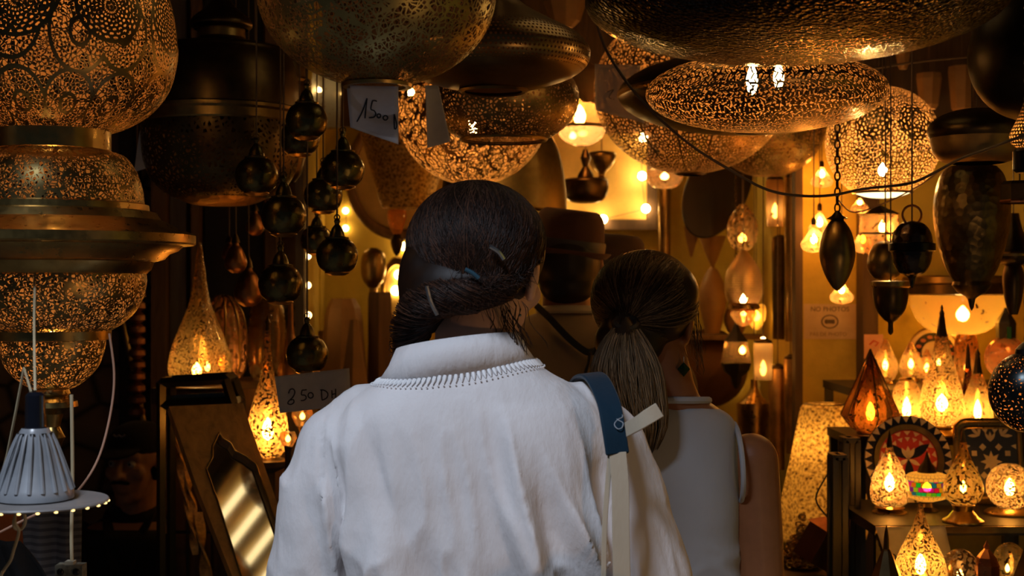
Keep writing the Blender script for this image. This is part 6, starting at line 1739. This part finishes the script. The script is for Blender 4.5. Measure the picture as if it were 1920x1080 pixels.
m = M(); m.ell(vat(0, -.012, .058), (.084, .102, .062), 24, 14, hR); m.ell(vat(0, .092, .044), (.064, .062, .008), 24, 8, hR @ Matrix.Rotation(-.22, 3, 'X'))
mesh_part('cap', m, .005, CAPM, vd, base, 3)
M().tube(catmull([tuple(vat(x, .080 + yy, zz)) for x, yy, zz in ((.020, .004, .092), (.012, .004, .086), (.004, .003, .090), (-.006, .004, .086), (-.016, .004, .092))], 4), .0028, 6).build('cap_badge', plain('grey_thread', (.35, .34, .33), .6), vd, base)
m = M(); m.ell(vat(0, -.03, -.0), (.080, .085, .075), 20, 12, hR); mesh_part('hair', m, .006, hairmat('black_hair', (.006, .005, .005), (.01, .008, .008)), vd, base, 3)
JK = cloth('black_jacket', (0.016, 0.015, 0.017), 0.0, 900, .2)
m = M(); rings(m, [(z_ + .085, X, Y_ + .012, .069, .066), (z_ + .06, X, Y_ + .010, .076, .070), (z_ + .038, X, Y_ + .01, .10, .075), (z_ + .02, X, Y_ + .01, .13, .085), (z_ - .02, X, Y_, .205, .118), (z_ - .2, X, Y_, .195, .14), (z_ - .4, X, Y_, .19, .145), (z_ - .55, X, Y_, .20, .15)])
for q in (-1, 1):
    a, b_, c_ = Vector((X + q * .19, Y_, z_ - .03)), Vector((X + q * .24, Y_ - .02, z_ - .30)), Vector((X + q * .10, Y_ - .25, z_ - .40))
    m.chain([(a, .075), (a.lerp(b_, .5), .068), (b_, .062), (b_.lerp(c_, .9), .046)])
mesh_part('jacket', m, .007, JK, vd, base, 4)
for q in (-1, 1):
    band([(X + q * .055, Y_ + .02, z_ + .068), (X + q * .06, Y_ - .05, z_ + .05), (X + q * .035, Y_ - .105, z_ - .02), (X + q * .012, Y_ - .135, z_ - .09)], .034, .006, 'lapel', JK, vd, base, (1, 0, .6 * q))
m = M()
for q in (-1, 1): m.chain([((X + q * .09, Y_ - .02, z_ - .49), .10), ((X + q * .12, Y_ - .42, z_ - .46), .085), ((X + q * .12, Y_ - .42, .12), .07)])
mesh_part('trousers', m, .009, DENIM, vd, base)
for q in (-1, 1):
    m = M().chain([((X + q * .12, Y_ - .40, .045), .044), ((X + q * .13, Y_ - .55, .038), .038)]); mesh_part('shoe', m, .008, LEATHER, vd, base)
stool = thing('stool', 'low wooden stool under the seated person in black', 'stool', (X, Y_ + .02, 0)); zs = z_ - .665
M().box((0, 0, zs - .02), (.36, .30, .04)).build('seat', MIDWOOD, stool, smooth=False)
for sx in (-1, 1):
    for sy in (-1, 1): M().box((sx * .15, sy * .12, (zs - .04) / 2), (.035, .035, zs - .04)).build('leg', MIDWOOD, stool, smooth=False)

# ---- someone at the very edge: only a brown sleeve and dark lap show
hc = P(-95, 770, 2.95); base = Vector((hc.x, 2.97, 0))
pe = plain_person('person at the far edge showing only a brown sleeve and dark clothes', base, hc, Matrix.Rotation(-.4, 3, 'Z'), SKIN_C, 'jacket', cloth('rust_jacket', (0.50, 0.15, 0.055), 0.0, 900, .2), hc.z - .215, .19)
m = M(); m.ell(hc + Vector((0, -.016, .01)), (.082, .095, .094), 24, 16); mesh_part('hair', m, .007, hairmat('black_hair', (.006, .005, .005), (.01, .008, .008)), pe, base, 3)
drape('black cloth spread over a bale at the lower left corner', [(-60, 1010), (36, 1015), (96, 1090), (120, 1600)], 2.62, plain('black_cotton', (.010, .009, .009), .9))
